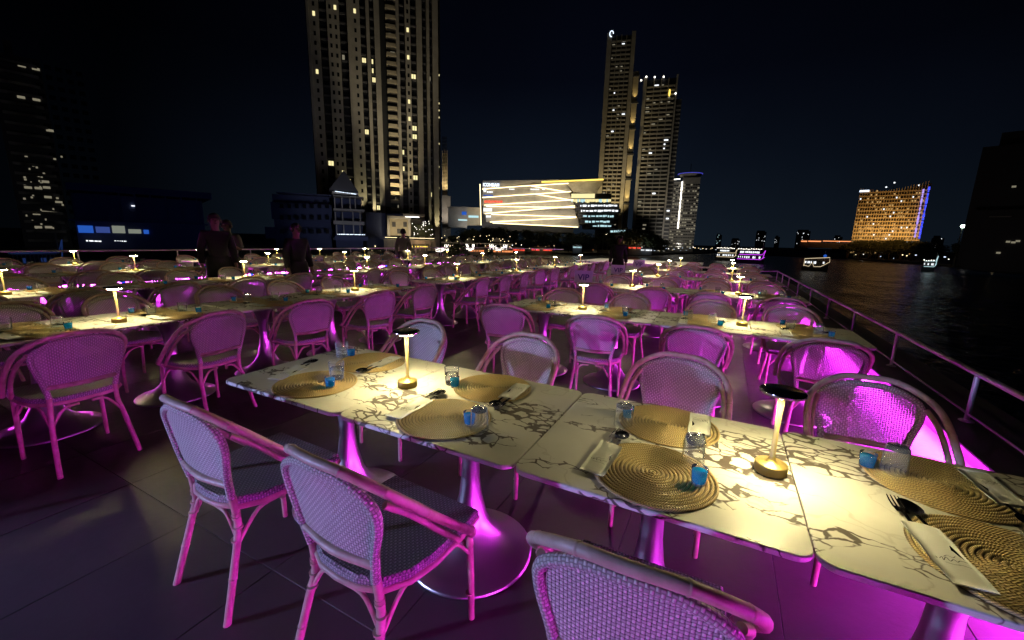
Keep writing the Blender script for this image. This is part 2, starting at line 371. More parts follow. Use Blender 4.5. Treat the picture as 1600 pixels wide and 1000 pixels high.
# ------------------------------------------------------------------ chair
HOOP = [(-.25, .12, .45), (-.265, -.06, .62), (-.235, -.2, .76), (-.12, -.275, .835), (0, -.29, .845), (.12, -.275, .835), (.235, -.2, .76), (.265, -.06, .62), (.25, .12, .45)]
INNER = [(-.150, -.215, .47), (-.172, -.232, .58), (-.200, -.243, .69), (-.186, -.256, .757), (-.1, -.272, .803), (0, -.282, .813), (.1, -.272, .803), (.186, -.256, .757), (.200, -.243, .69), (.172, -.232, .58), (.150, -.215, .47)]
RLEG = [(-.150, -.213, .475), (-.154, -.205, .36), (-.166, -.225, .27), (-.19, -.295, .01), (-.19, -.298, 0)]
def chair_parts(lod):
    ns = (10, 8, 6)[lod]; cn = (8, 5, 3)[lod]; P = {}
    P['arm_hoop'] = MB().tube(cr(HOOP, cn), .0148, ns)
    if lod == 0:
        h_ = P['arm_hoop']
        for c0, d in (((-.25, .12, .45), (.03, 0, 0)), ((.25, .12, .45), (-.03, 0, 0))): h_.sphere(c0, .02, n=8)
    inner = cr(INNER, cn); P['back_frame'] = MB().tube(inner, .0152, ns)
    # woven panel between the uprights
    left = inner[:len(inner)//2+1]
    rows = 16 if lod == 0 else (9 if lod == 1 else 6); cols = 12 if lod == 0 else (8 if lod == 1 else 5)
    def at_z(z):
        for a, c in zip(left, left[1:]):
            if a.z <= z <= c.z: t = (z-a.z)/max(1e-6, c.z-a.z); return a.lerp(c, t)
        return left[-1]
    b = MB(); vs = []; uv = []
    z0, z1 = .535, left[-1].z-.0005
    for i in range(rows+1):
        z = z0+(z1-z0)*math.sin(PI/2*i/rows); p = at_z(z)
        for j in range(cols+1):
            u = -1+2*j/cols; x = -p.x*u; vs.append((x, p.y-.016*(1-u*u), z)); uv.append((x+1, z))
    fs = []; uvs = []
    for i in range(rows):
        for j in range(cols):
            q = (i*(cols+1)+j, i*(cols+1)+j+1, (i+1)*(cols+1)+j+1, (i+1)*(cols+1)+j); fs.append(q); uvs.append([uv[k_] for k_ in q])
    b.add(vs, fs, 0, uvs); P['backrest'] = b
    for sgn, nm in ((1, 'arm_a'), (-1, 'arm_b')):
        P[nm] = MB().tube(cr([(-.226*sgn, .075, .44), (-.243*sgn, -.045, .565), (-.232*sgn, -.150, .680), (-.205*sgn, -.222, .742)], 4), .0115, ns)
    P['crossbar'] = MB().tube(cr([(-.162, -.226, .535), (0, -.245, .531), (.162, -.226, .535)], 4), .0145, ns)
    # seat: square front, rounded back, thick woven edge
    out = [(-.215, .215), (.215, .215), (.222, .10), (.222, -.04), (.205, -.13), (.16, -.20), (.08, -.232), (0, -.238), (-.08, -.232), (-.16, -.20), (-.205, -.13), (-.222, -.04), (-.222, .10)]
    b = MB(); n = len(out)
    rings = [(1.0, .438), (1.0, .4585), (.975, .466), (.5, .4645)]
    vs = []
    for sc, z in rings:
        for x, y in out: vs.append((x*sc, y*sc, z))
    vs.append((0, 0, .463)); fs = []; uvs = []; per = [0]
    for k_ in range(n): a = Vector(out[k_]); c = Vector(out[(k_+1) % n]); per.append(per[-1]+(c-a).length)
    for i in range(3):
        for k_ in range(n):
            k2 = (k_+1) % n; q = (i*n+k_, i*n+k2, (i+1)*n+k2, (i+1)*n+k_); fs.append(q)
            if i == 0: uvs.append([(per[k_], .438), (per[k_+1], .438), (per[k_+1], .4585), (per[k_], .4585)])
            else: uvs.append([(vs[t][0]+1, vs[t][1]+1) for t in q])
    for k_ in range(n): q = (3*n+k_, 3*n+(k_+1) % n, 4*n); fs.append(q); uvs.append([(vs[t][0]+1, vs[t][1]+1) for t in q])
    fs.append(tuple(range(n))[::-1]); uvs.append([(out[t][0]+1, out[t][1]+1) for t in range(n)][::-1])
    b.add(vs, fs, 0, uvs, smooth=False); P['seat'] = b
    P['seat_frame'] = MB().tube([(x*.985, y*.985, .427) for x, y in out], .0125, ns, closed=True)
    for sgn, nm in ((1, 'leg_a'), (-1, 'leg_b')):
        P[nm] = MB().tube([(p[0]*sgn, p[1], p[2]) for p in (cr(RLEG, 4) if lod < 2 else [Vector(q) for q in RLEG])], .0138 if lod else .0142, ns)
        if lod == 0:
            for zz in (.30, .345): P[nm].tube([(-.158*sgn, -.2075-(.345-zz)*.25, zz-.004), (-.158*sgn, -.2085-(.345-zz)*.25, zz+.004)], .0185, ns)
        P[nm+'f'] = MB().tube([(-.197*sgn, .178, .43), (-.203*sgn, .186, .2), (-.205*sgn, .19, 0)], [.0140, .0134, .0122], ns)
    # arched braces between neighbouring legs
    A, B_, Cc, D = (-.165, -.215, .285), (.165, -.215, .285), (.201, .184, .29), (-.201, .184, .29)
    for k_, (p, q) in enumerate(((A, B_), (B_, Cc), (Cc, D), (D, A))):
        p, q = Vector(p), Vector(q); m_ = (p+q)/2; m_.z = .425
        b = MB()
        for s_ in (p, q):
            mid = (s_*.6+m_*.4); mid.z = .385; b.tube(cr([s_, mid, m_.lerp(s_, .18)+Vector((0, 0, -.002))], 4), .0078, 6)
        P['brace%d' % k_] = b
    if lod == 0:
        hp = cr(HOOP, cn)
        for k_ in (5, 11, 18, 25, 39, 46, 53, 59):
            if k_+1 < len(hp): d = (hp[k_+1]-hp[k_]).normalized()*.003; P['arm_hoop'].tube([hp[k_]-d*1.6, hp[k_]-d*.6, hp[k_]+d*.6, hp[k_]+d*1.6], [.0147, .0162, .0162, .0147], ns)
        for sgn, nm in ((1, 'leg_a'), (-1, 'leg_b')):
            for zz, rr_ in ((.40, .0152), (.385, .0152), (.16, .0150)):
                x_, y_ = (-.153*sgn, -.207) if zz > .3 else (-.177*sgn, -.255); P[nm].tube([(x_, y_, zz-.004), (x_, y_, zz+.004)], rr_+.0012, ns)
            for zz in (.34, .325, .12): P[nm+'f'].tube([(-.1995*sgn, .182, zz-.003), (-.1995*sgn, .182, zz+.003)], .0154, ns)
    return P
MATS = dict(arm_hoop='tube', back_frame='weave_solid', backrest='weave', crossbar='tube', seat='weave_seat', seat_frame='tube')
def mesh_for(k_, b): return b.mesh(k_, M[MATS.get(k_, 'tube')])
def chair_proto(lod):
    P = chair_parts(lod); parts = []
    for k_, b in P.items():
        nm = 'leg' if k_.startswith('leg') else 'arm_brace' if k_.startswith('arm_') and k_ != 'arm_hoop' else 'brace' if k_.startswith('brace') else k_
        parts.append((nm, mesh_for(k_, b)))
    return Proto('bistro_chair', parts)
def chair_single(lod):
    P = chair_parts(lod); b = MB(); ml = ['tube', 'weave_solid', 'weave', 'weave_seat']
    for k_, q in P.items():
        mi = ml.index(MATS.get(k_, 'tube'))
        if lod == 2 and k_ in ('brace1', 'brace2', 'brace3'): continue
        o_ = len(b.v); b.v += q.v
        for f, uv, sm in zip(q.f, q.uv, q.sm): b.f.append(tuple(i+o_ for i in f)); b.uv.append(uv); b.mi.append(mi); b.sm.append(sm)
    return Proto('bistro_chair', [], b.mesh('bistro_chair', [M[x] for x in ml]))
CH0, CH1, CH2 = chair_proto(0), chair_proto(1), chair_single(2)

# ------------------------------------------------------------------ table
def rr(w, d, r, n=5):
    o = []
    for cx, cy_, a0 in ((w/2-r, d/2-r, 0), (-w/2+r, d/2-r, PI/2), (-w/2+r, -d/2+r, PI), (w/2-r, -d/2+r, 3*PI/2)):
        for k_ in range(n+1): a = a0+PI/2*k_/n; o.append((cx+r*math.cos(a), cy_+r*math.sin(a)))
    return o
def table_top(w, d, th=.018):
    b = MB(); o = rr(w, d, .045); o2 = rr(w-.006, d-.006, .042); n = len(o)
    vs = [(x, y, TT-th) for x, y in o2]+[(x, y, TT-th+.003) for x, y in o]+[(x, y, TT-.0025) for x, y in o]+[(x, y, TT) for x, y in o2]
    fs = [tuple(range(n))[::-1], tuple(range(3*n, 4*n))]+[(i*n+k_, i*n+(k_+1) % n, (i+1)*n+(k_+1) % n, (i+1)*n+k_) for i in range(3) for k_ in range(n)]
    b.add(vs, fs, 0, smooth=False); return b
top_m = table_top(.797, .78).mesh('tabletop', M['marble'])
prof = [(0, .004), (.292, .004), (.295, .010), (.285, .018), (.235, .032), (.17, .062), (.115, .115), (.078, .19), (.054, .29), (.043, .38), (.040, .46), (.048, .54), (.067, .62), (.095, .68), (.125, TT-.0285), (0, TT-.0285)]
ped_m = MB().lathe(prof, 40).mesh('pedestal', M['steel'])
plate_m = MB().box(-.17, .17, -.17, .17, TT-.0275, TT-.0185).mesh('top_plate', M['blackgloss'])
TABLE = Proto('marble_table', [('tabletop', top_m), ('pedestal', ped_m), ('top_plate', plate_m)])

# lamp
prof = [(0, .0015), (.0445, .0015), (.046, .004), (.046, .030), (.0445, .033), (.022, .036), (.012, .043), (.0085, .055)]
base_m = MB().lathe(prof, 32).mesh('lamp_base', M['brass'])
stem_m = MB().lathe([(.0078, .05), (.0074, .12), (.0080, .2), (.0105, .245), (.0145, .262)], 14).mesh('stem', M['gold_stem'])
disc = MB().lathe([(.036, .2575), (.010, .2575), (.010, .263), (.053, .2664), (.0625, .266), (.0645, .270), (.0635, .275)], 36, 0)
disc.lathe([(.0635, .275), (.060, .2775), (0, .2785)], 36, 1)
disc_m = disc.mesh('shade', [M['chrome'], M['blackgloss']])
glow = MB(); ng = 12
glow.lathe([(.052, .2650), (.036, .2575)], ng, 0, smooth=False)
glow_m = glow.mesh('led_disc', M['lamp_glow'])
glow_stem = MB().lathe([(.0086, .057), (.0083, .12), (.0079, .2), (.0101, .252)], 12).mesh('lit_stem', M['brass'])
LAMP = Proto('table_lamp', [('lamp_base', base_m), ('stem', stem_m), ('shade', disc_m, [('led_disc', glow_m)])])

# placemat: concentric braided rope rounds
def placemat(rings, seg, ns):
    b = MB(); R = .19; step = R/rings
    for i in range(rings):
        r = step*(i+.5); n = max(10, int(seg*(.35+.65*r/R))); a0 = i*2.4
        b.tube([(r*math.cos(a0+2*PI*k_/n), r*math.sin(a0+2*PI*k_/n), .0048) for k_ in range(n)], step*.44, ns, closed=True)
    b.v = [(x, y, max(.0006, z*.8)) for x, y, z in b.v]
    b.lathe([(0, .0012), (R*.985, .0012), (R*.985, .0004)], 40, 1)  # dark backing disc: shade of the grooves between rounds, put into colour
    return b.mesh('placemat', [M['rope'], M['groove_shade']])
M['groove_shade'] = mat('groove_shade_backing', (.10, .06, .03), .8)
mat_hi, mat_lo = placemat(15, 96, 8), placemat(8, 28, 4)
# glasses
def tumbler(inv):
    o = [(0, .002), (.027, .002), (.0305, .006), (.033, .03), (.036, .088), (.0362, .0905), (.0352, .0908), (.0348, .089)]
    f = [(0, .013), (.0300, .014)]
    if inv: o = [(r, .0925-z) for r, z in o]; f = [(r, .0925-z) for r, z in f]
    return MB().lathe(o, 32).lathe(f, 32)
tumb_m = tumbler(False).mesh('tumbler', M['glass']); tumb_i = tumbler(True).mesh('tumbler', M['glass'])
wat_m = MB().lathe([(0, .0145), (.0255, .0145), (.029, .02), (.0318, .06), (0, .060)], 20).mesh('water', M['water_in_glass'])
shot_m = MB().lathe([(0, .001), (.017, .001), (.0195, .004), (.0235, .055), (.0228, .0552)], 24).mesh('shot_glass', M['glass'])
liq_m = MB().lathe([(0, .0085), (.0182, .0095), (.0216, .045), (0, .045)], 20).mesh('drink', M['shot_blue'])
liq_u = MB().lathe([(0, .0105), (.0180, .0105), (.0224, .047), (0, .047)], 10).mesh('drink', M['shot_blue'])
TUMB = Proto('tumbler', [], tumb_i); TUMBW = Proto('tumbler', [('water', wat_m)], tumb_m)
SHOT = Proto('shot_glass', [('drink', liq_m)], shot_m)
# napkin pouch (two paper layers, soft folds) with printed script
b = MB(); nx, ny = 5, 12; vs = []
for l in (0, 1):
    for j in range(ny+1):
        for i in range(nx+1):
            x = -.039+.078*i/nx; y = -.105+.21*j/ny
            edge = min(i, nx-i, j)/1.0; z = .0015+l*(.0025+.0035*min(1, edge*.6)+.0012*math.sin(j*1.1+i*.8)+.003*max(0, (j-8)/4))
            vs.append((x+.001*math.sin(j*.9), y, z))
fs = []; K = (nx+1)*(ny+1)
for l in (0, 1):
    for j in range(ny):
        for i in range(nx):
            q = [l*K+j*(nx+1)+i, l*K+j*(nx+1)+i+1, l*K+(j+1)*(nx+1)+i+1, l*K+(j+1)*(nx+1)+i]; fs.append(tuple(q if l else q[::-1]))
for j in range(ny):
    for i in (0, nx): a_ = j*(nx+1)+i; fs.append((a_, a_+nx+1, a_+nx+1+K, a_+K) if i == 0 else (a_+nx+1, a_, a_+K, a_+nx+1+K))
for i in range(nx): fs.append((i+1, i, i+K, i+1+K))
b.add(vs, fs); nap_m = b.mesh('napkin', M['napkin'])
b = MB()          # a running handwritten mark, as printed on the pouch
def squig(pts, z=.0108, w=.0007):
    P = cr([(x, y, z) for x, y in pts], 5); b.tube(P, w, 4)
squig([(-.026, -.030), (-.018, -.022), (-.020, -.034), (-.010, -.020), (-.008, -.033), (.002, -.024), (.006, -.031), (.014, -.024), (.026, -.026)])
squig([(-.014, -.020), (-.004, -.012), (.004, -.017), (.012, -.010)])
squig([(-.020, -.040), (-.006, -.043), (.010, -.040), (.024, -.044)])
for f_ in (b,):
    f_.v = [(x, y, min(z, .0088+.0)) for x, y, z in f_.v]
script_m = b.mesh('printed_script', M['ink'])
NAP = Proto('napkin_pouch', [('printed_script', script_m)], nap_m); NAP_U = Proto('napkin_pouch', [], nap_m)
# cutlery
def fork():
    b = MB(); b.obox((0, .0, 0), (.0035, 0, 0), (0, .07, 0), (0, 0, .0012))
    P = [(-.010, .070), (.010, .070), (.0115, .090), (-.0115, .090)]
    b.add([(x, y, z) for z in (-.001, .0012) for x, y in P], [(0, 3, 2, 1), (4, 5, 6, 7), (0, 1, 5, 4), (1, 2, 6, 5), (2, 3, 7, 6), (3, 0, 4, 7)], smooth=False)
    for k_ in range(4):
        x = -.0098+k_*.00655; b.tube([(x, .088, 0), (x, .108, .002), (x*.92, .128, .006)], [.0018, .0016, .0009], 6)
    return b.mesh('fork', M['cutlery'])
def spoon():
    b = MB(); b.obox((0, .0, 0), (.0032, 0, 0), (0, .072, 0), (0, 0, .0012))
    vs = []; n = 16
    for ring, (s_, z) in enumerate(((1, .002), (.75, -.0022), (.4, -.0045))):
        for k_ in range(n):
            a = 2*PI*k_/n; vs.append((.0185*s_*math.sin(a)*(1-.12*math.cos(a)), .098+.028*s_*math.cos(a), z+.004))
    vs.append((0, .098, -.0012)); fs = [(i*n+k_, i*n+(k_+1) % n, (i+1)*n+(k_+1) % n, (i+1)*n+k_) for i in range(2) for k_ in range(n)]+[(2*n+k_, 2*n+(k_+1) % n, 3*n) for k_ in range(n)]
    b.add(vs, fs)
    m_ = b.mesh('spoon', M['cutlery']); return m_
FORK, SPOON = Proto('fork', [], fork()), Proto('spoon', [], spoon())

# ------------------------------------------------------------------ lay out tables, chairs and settings
ORD = ['first', 'second', 'third', 'fourth', 'fifth', 'sixth', 'seventh', 'eighth', 'ninth', 'tenth', 'eleventh', 'twelfth', 'thirteenth', 'fourteenth', 'fifteenth', 'sixteenth', 'seventeenth', 'eighteenth']
cnt_lamps = 0
def R2(x, y, a): c, s = math.cos(a), math.sin(a); return (x*c-y*s, x*s+y*c)
def setting(mx, my, a, ph, dist, spec=None):
    """one seat's place setting: origin = mat centre, +y (turned by a) points to the middle of the table"""
    def w(x, y): q = R2(x, y, a); return (mx+q[0], my+q[1])
    jr = lambda s_: random.uniform(-s_, s_)
    sp = spec or {}
    if dist < 11:
        MT = Proto('placemat', [], mat_hi if dist < 4.3 else mat_lo)
        MT.place('round tan rope placemat, '+ph, 'placemat', (mx+jr(.005), my+jr(.005), TT+.0006), random.uniform(0, 6), 'round rope placemats on the marble tables')
    z = TT+.007
    tx, ty = sp.get('tumb', (.105+jr(.02), .14+jr(.02))); q = w(tx, ty); wet = sp.get('wet', random.random() < .45)
    on_mat = tx*tx+ty*ty < .175**2
    (TUMBW if wet else TUMB).place(('clear tumbler of water, ' if wet else 'upturned clear tumbler, ')+ph, 'glass', (*q, z if on_mat else TT+.0006), random.random()*6, 'water tumblers on the tables')
    sx_, sy_ = sp.get('shot', (.15+jr(.015), .0+jr(.03))); q = w(sx_, sy_)
    on_mat = sx_*sx_+sy_*sy_ < .175**2
    SHOT.place('shot glass of blue drink, '+ph, 'shot glass', (*q, z if on_mat else TT+.0006), 0, 'shots of blue drink on the tables')
    if dist < 11:
        nx_, ny_, na = sp.get('nap', (-.15+jr(.015), 0+jr(.02), jr(.12))); q = w(nx_, ny_)
        n_ = (NAP if dist < 3.2 else NAP_U).place('white paper cutlery pouch, '+ph, 'napkin', (*q, z+.0005), a+na, 'folded cutlery pouches')
        if dist < 6.2:
            for dx, dy, pr, nm in ((-.018, .066, FORK, 'steel fork tucked in its pouch, '), (.02, .062, SPOON, 'dark steel spoon tucked in its pouch, ')):
                v = R2(dx, dy, a+na); pr.place(nm+ph, 'cutlery', (q[0]+v[0], q[1]+v[1], z+.0048), a+na-(.06 if dx < 0 else -.05), 'forks and spoons in their pouches').scale = (1.4, 1.3, 1)
def chair(x, y, a, ph):
    d = math.hypot(x, y)
    pr = CH0 if d < 3.1 else CH1 if d < 8.5 else CH2
    pr.place('pale woven bistro chair, '+ph, 'chair', (x, y, 0), a, 'woven bistro chairs set round the tables')
def lamp(x, y, ph):
    LAMP.place('gold table lamp with black disc shade, '+ph, 'lamp', (x, y, TT+.0006), random.uniform(0, 6), 'small gold table lamps')
def table(x, y, a, ph):
    TABLE.place('marble-topped table on trumpet pedestal, '+ph, 'table', (x, y, 0), a, 'square marble tables pushed together in rows')

# rows set across the deck (starboard block)
RY = [1.451, 4.19, 6.85, 9.45, 12.0, 14.6]
XC = [-1.733, -.932, -.131, .670]
ROWN = ['nearest row', 'second row', 'third row', 'fourth row', 'fifth row', 'farthest row']
near_pose = {0: [(-1.704, .98, -.021), (-.94, .965, -.05), (-.105, 1.005, .029), None],
             1: [(-1.90, 3.66, .25), (-.955, 3.60, .12), (-.139, 3.62, .05), (.709, 3.66, .0)]}
far_pose = {0: [(-1.945, 2.10, PI-.12), (-1.10, 2.11, PI-.10), (-.165, 2.12, PI-.05), (.70, 2.20, PI+.05)]}
SPEC = {(0, 0, 'n'): dict(tumb=(.045, .085), shot=(.115, -.012), nap=(-.235, .02, .35), wet=True),
        (0, 0, 'f'): dict(tumb=(.215, .02), shot=(.185, -.02), nap=(-.075, -.03, .15), wet=True),
        (0, 1, 'n'): dict(tumb=(.175, -.02), shot=(.128, -.015), nap=(-.17, -.01, .02), wet=False),
        (0, 1, 'f'): dict(tumb=(.20, .06), shot=(.165, .085), nap=(-.12, .0, .06), wet=True),
        (0, 2, 'n'): dict(tumb=(.11, .15), shot=(.135, -.005), nap=(-.158, -.005, -.06), wet=False),
        (0, 2, 'f'): dict(tumb=(.155, .09), shot=(.15, .03), nap=(-.115, -.06, .02), wet=False),
        (0, 3, 'n'): dict(tumb=(.11, .15), shot=(.135, -.005), nap=(-.13, -.03, .12), wet=False),
        (0, 3, 'f'): dict(tumb=(.11, .0), shot=(.178, .0), nap=(-.13, -.03, .05), wet=False)}
for ri, ry in enumerate(RY):
    for ci, xc in enumerate(XC):
        pos_ = ['left end', 'second from left', 'third from left', 'right end'][ci]
        rowph = '%s, %s' % (ROWN[ri], pos_)
        j = 0 if ri == 0 else random.uniform(-.012, .012)
        table(xc, ry+j, 0 if ri == 0 else random.uniform(-.012, .012)+(PI if random.random() < .5 else 0), 'starboard '+rowph)
        for side in ('n', 'f'):
            s_ = 1 if side == 'n' else -1
            ph = ('near side of ' if side == 'n' else 'far side of ')+rowph
            pose = (near_pose if side == 'n' else far_pose).get(ri)
            if pose: pose = pose[ci]
            else: pose = (xc+random.uniform(-.05, .05), ry-s_*(.58+random.uniform(0, .12)), (0 if s_ == 1 else PI)+random.uniform(-.2, .2))
            if pose: chair(*pose, ph)
            d = math.hypot(xc, ry)
            sp = SPEC.get((ri, ci, side))
            mxx = xc+(0.035 if (ri, ci, side) == (0, 0, 'n') else 0)
            setting(mxx, ry-s_*.195, 0 if s_ == 1 else PI, ph, d, sp)
    for li, lx in enumerate((-1.30, .205)):
        lamp(lx+(0 if ri == 0 else random.uniform(-.04, .04)), ry+(.005 if ri == 0 else random.uniform(-.05, .05)), 'starboard %s, %s lamp' % (ROWN[ri], ('left', 'right')[li]))
# lines set along the deck (port block)
LX = [-4.27, -6.75, -9.15, -11.4]
LY = [.15, .95, 1.75, 2.58, 3.42, 4.24, 5.66, 6.48, 7.3, 8.12, 8.94, 10.3, 11.1, 11.92, 12.74, 13.56]
LLAMP = [[1.39, 3.82, 6.12, 8.5, 10.98, 13.31], [1.38, 3.85, 6.42, 8.29, 11.15, 13.4], [1.0, 3.39, 5.80, 7.9, 10.4, 12.6], [3.3, 5.5, 7.45, 8.9, 10.7, 12.9]]
LN = ['first', 'second', 'third', 'port-most']
for li, lx in enumerate(LX):
    kk = 0
    for ti, ty in enumerate(LY):
        if li == 0 and ti == 0: pass
        if li > 0 and ty < 1.0 and li > 1: continue
        kk += 1
        o_ = ORD[kk-1]
        nm = '%s lengthwise line, %s from near end' % (LN[li], o_)
        table(lx, ty, PI/2+random.uniform(-.01, .01), nm)
        d = math.hypot(lx, ty)
        for s_, side in ((1, 'aisle side'), (-1, 'port side')):
            ph = '%s, %s' % (nm, side)
            cx = lx+s_*(.60+random.uniform(-.03, .10)); cyy = ty+random.uniform(-.06, .06)
            a = PI/2*s_+random.uniform(-.22, .22)
            if li == 0 and s_ == 1:
                cx = -3.69+random.uniform(-.03, .03); a = PI/2+(0.02, .02, .12, -.18, -.1, -.1)[ti % 6]
                if ti == 1: cx, cyy, a = -3.66, .93, 1.60
                if ti == 2: cx, cyy, a = -3.70, 1.72, 1.68
                if ti == 3: cyy = 2.60
            chair(cx, cyy, a, ph)
            setting(lx+s_*.195, ty, PI/2*s_, ph, d)
    for k_, ly in enumerate(LLAMP[li]):
        lamp(lx+random.uniform(-.03, .03)+(.13 if (li == 0 and k_ == 0) else 0), ly, '%s lengthwise line, %s from near end' % (LN[li], ORD[k_]))

# VIP signs
def text_mesh(cu, m_):
    tmp = bpy.data.objects.new('tmp', cu); C.objects.link(tmp); bpy.context.view_layer.update()
    me = bpy.data.meshes.new_from_object(tmp.evaluated_get(bpy.context.evaluated_depsgraph_get())); me.name = 'lettering'
    bpy.data.objects.remove(tmp); me.materials.clear(); me.materials.append(m_)
    return obj('lettering', me)
def vip(x, y, h, ph, rz, s_=1.0):
    t = thing('vip_sign', 'pale lilac VIP card on a slim stand, '+ph, 'sign', (x, y, 0), rz, 'VIP signs along the aisle')
    obj('card', MB().box(-.15*s_, .15*s_, -.004, .004, h-.20*s_, h).mesh('card', M['card']), t)
    obj('stand', MB().tube([(0, .012, 0), (0, .012, h-.12)], .009, 8).lathe([(0, .012), (.12, .010), (.125, 0)], 20, 0, (0, .012, 0)).mesh('stand', M['rail']), t)
    c = bpy.data.curves.new('vip_lettering', 'FONT'); c.body = 'VIP'; c.size = .135*s_; c.align_x = 'CENTER'; c.align_y = 'CENTER'; c.extrude = .0008; c.offset = .003
    q = text_mesh(c, M['vipink']); q.parent = t; q.location = (0, -.0055, h-.115*s_); q.rotation_euler = (PI/2, 0, 0)
M['card'] = mat('lilac_card', (.80, .76, .95), .6); M['vipink'] = mat('violet_ink', (.09, .05, .35), .5)
vip(-2.05, 6.6, .985, 'nearest of the three', .2); vip(-2.05, 9.1, .97, 'middle one of the three', .2); vip(-2.05, 11.5, 1.0, 'farthest of the three', .2)

# ------------------------------------------------------------------ people (dark figures standing between the rows)
M['skin'] = mat('skin', (.20, .125, .09), .6); M['black_cloth'] = mat('black_cloth', (.012, .011, .014), .85)
M['grey_cloth'] = mat('grey_cloth', (.15, .145, .15), .85); M['hair'] = mat('dark_hair', (.012, .010, .009), .6)
def skinned(name, verts, edges, radii, material, parent, root=0, sub=2):
    me = bpy.data.meshes.new(name); me.from_pydata(verts, edges, []); me.materials.append(material)
    o = obj(name, me, parent); sk = o.modifiers.new('skin', 'SKIN'); sk.use_smooth_shade = True
    lay = me.skin_vertices[0].data if me.skin_vertices else None
    if lay is None:
        bm = bmesh.new(); bm.from_mesh(me); bm.verts.layers.skin.verify(); bm.to_mesh(me); bm.free(); lay = me.skin_vertices[0].data
    for i, r in enumerate(radii):
        lay[i].radius = (r, r) if not isinstance(r, tuple) else r; lay[i].use_root = (i == root)
    sb = o.modifiers.new('sub', 'SUBSURF'); sb.levels = sub; sb.render_levels = sub
    return o
def person(x, y, rz, label, h=1.72, shirt='black_cloth', trousers='black_cloth', arm=0, lean=0):
    k_ = h/1.72
    t = thing('person', label, 'person', (x, y, 0), rz)
    J = {}
    def V(n, x_, y_, z_): J[n] = (x_*k_, (y_-lean*max(0, z_-.95))*k_, z_*k_)
    V('pelvis', 0, 0, .95); V('waist', 0, .005, 1.08); V('chest', 0, 0, 1.30); V('neck0', 0, .01, 1.44); V('neck', 0, -.005, 1.52); V('head', 0, -.02, 1.62); V('crown', 0, -.012, 1.69)
    for s_, n in ((1, 'r'), (-1, 'l')):
        V('hip'+n, .095*s_, 0, .90); V('knee'+n, .105*s_, -.015, .50); V('ank'+n, .11*s_, .02, .09); V('toe'+n, .125*s_, -.14, .035)
        V('sh'+n, .175*s_, 0, 1.40)
        if arm and s_ == arm: V('el'+n, .25*s_, -.06, 1.16); V('wr'+n, .16*s_, -.26, 1.26); V('pa'+n, .14*s_, -.32, 1.29)
        else: V('el'+n, .235*s_, .015, 1.13); V('wr'+n, .245*s_, -.055, .89); V('pa'+n, .245*s_, -.075, .82)
    names = list(J); idx = {n: i for i, n in enumerate(names)}
    E = [('pelvis', 'waist'), ('waist', 'chest'), ('chest', 'neck0'), ('neck0', 'neck'), ('neck', 'head'), ('head', 'crown')]
    for n in 'rl': E += [('pelvis', 'hip'+n), ('hip'+n, 'knee'+n), ('knee'+n, 'ank'+n), ('ank'+n, 'toe'+n), ('chest', 'sh'+n), ('sh'+n, 'el'+n), ('el'+n, 'wr'+n), ('wr'+n, 'pa'+n)]
    rad = dict(pelvis=.12, waist=.11, chest=.125, neck0=.065, neck=.055, head=.088, crown=.062, hip=.085, knee=.055, ank=.04, toe=.035, sh=.058, el=.04, wr=.028, pa=.03)
    def r_(n): return rad.get(n, rad.get(n[:-1], .05))*k_
    verts = [J[n] for n in names]; radii = [r_(n) for n in names]; edges = [(idx[a], idx[c]) for a, c in E]
    # fingers: short chains rooted in each palm
    for n in 'rl':
        p = Vector(J['pa'+n]); w_ = Vector(J['wr'+n]); d = (p-w_).normalized(); sd = Vector((0, 1, 0)) if abs(d.z) > .5 else Vector((1, 0, 0))
        for f_ in range(4):
            o_ = p+sd*(.018*(f_-1.5)*k_); ln = (.055, .07, .066, .05)[f_]*k_
            i = len(verts); verts += [tuple(o_+d*.02), tuple(o_+d*(.02+ln*.55)), tuple(o_+d*(.02+ln)+Vector((0, -.012, 0)))]; radii += [.009, .008, .007]
            edges += [(idx['pa'+n], i), (i, i+1), (i+1, i+2)]
        i = len(verts); verts += [tuple(p-sd*.035*k_), tuple(p-sd*.05*k_+d*.03)]; radii += [.010, .008]; edges += [(idx['pa'+n], i), (i, i+1)]
    skinned('body', verts, edges, radii, M['skin'], t)
    def sub(name, keep, grow, material):
        ks = [n for n in names if n in keep]; ii = {n: q for q, n in enumerate(ks)}
        skinned(name, [J[n] for n in ks], [(ii[a], ii[c]) for a, c in E if a in ii and c in ii], [r_(n)+grow for n in ks], material, t)
    sub('shirt', ['pelvis', 'waist', 'chest', 'neck0', 'shr', 'shl', 'elr', 'ell', 'wrr', 'wrl'] if not arm else ['pelvis', 'waist', 'chest', 'neck0', 'shr', 'shl', 'elr', 'ell'], .026, M[shirt])
    sub('trousers', ['pelvis', 'waist', 'hipr', 'hipl', 'kneer', 'kneel', 'ankr', 'ankl'], .034, M[trousers])
    hd = Vector(J['head'])
    fb = MB().sphere((hd.x, hd.y+.012, hd.z+.035*k_), .094*k_, .102*k_, .105*k_, 14); fb.v = [v if not (v[1] < hd.y-.045 and v[2] < hd.z+.05) else (v[0]*.9, hd.y-.03, v[2]+.02) for v in fb.v]
    obj('hair', fb.mesh('hair', M['hair']), t)
    fc = MB().sphere((hd.x, hd.y-.098*k_, hd.z-.005), .013, .02, .02, 8)
    for s_ in (1, -1): fc.sphere((hd.x+s_*.096*k_, hd.y, hd.z), .012, .02, .03, 8)
    obj('nose_and_ears', fc.mesh('nose_and_ears', M['skin']), t)
    ey = MB()
    for s_ in (1, -1): ey.sphere((hd.x+s_*.034*k_, hd.y-.084*k_, hd.z+.022), .011, .008, .007, 8)
    ey.sphere((hd.x, hd.y-.086*k_, hd.z-.045), .022, .008, .005, 8)
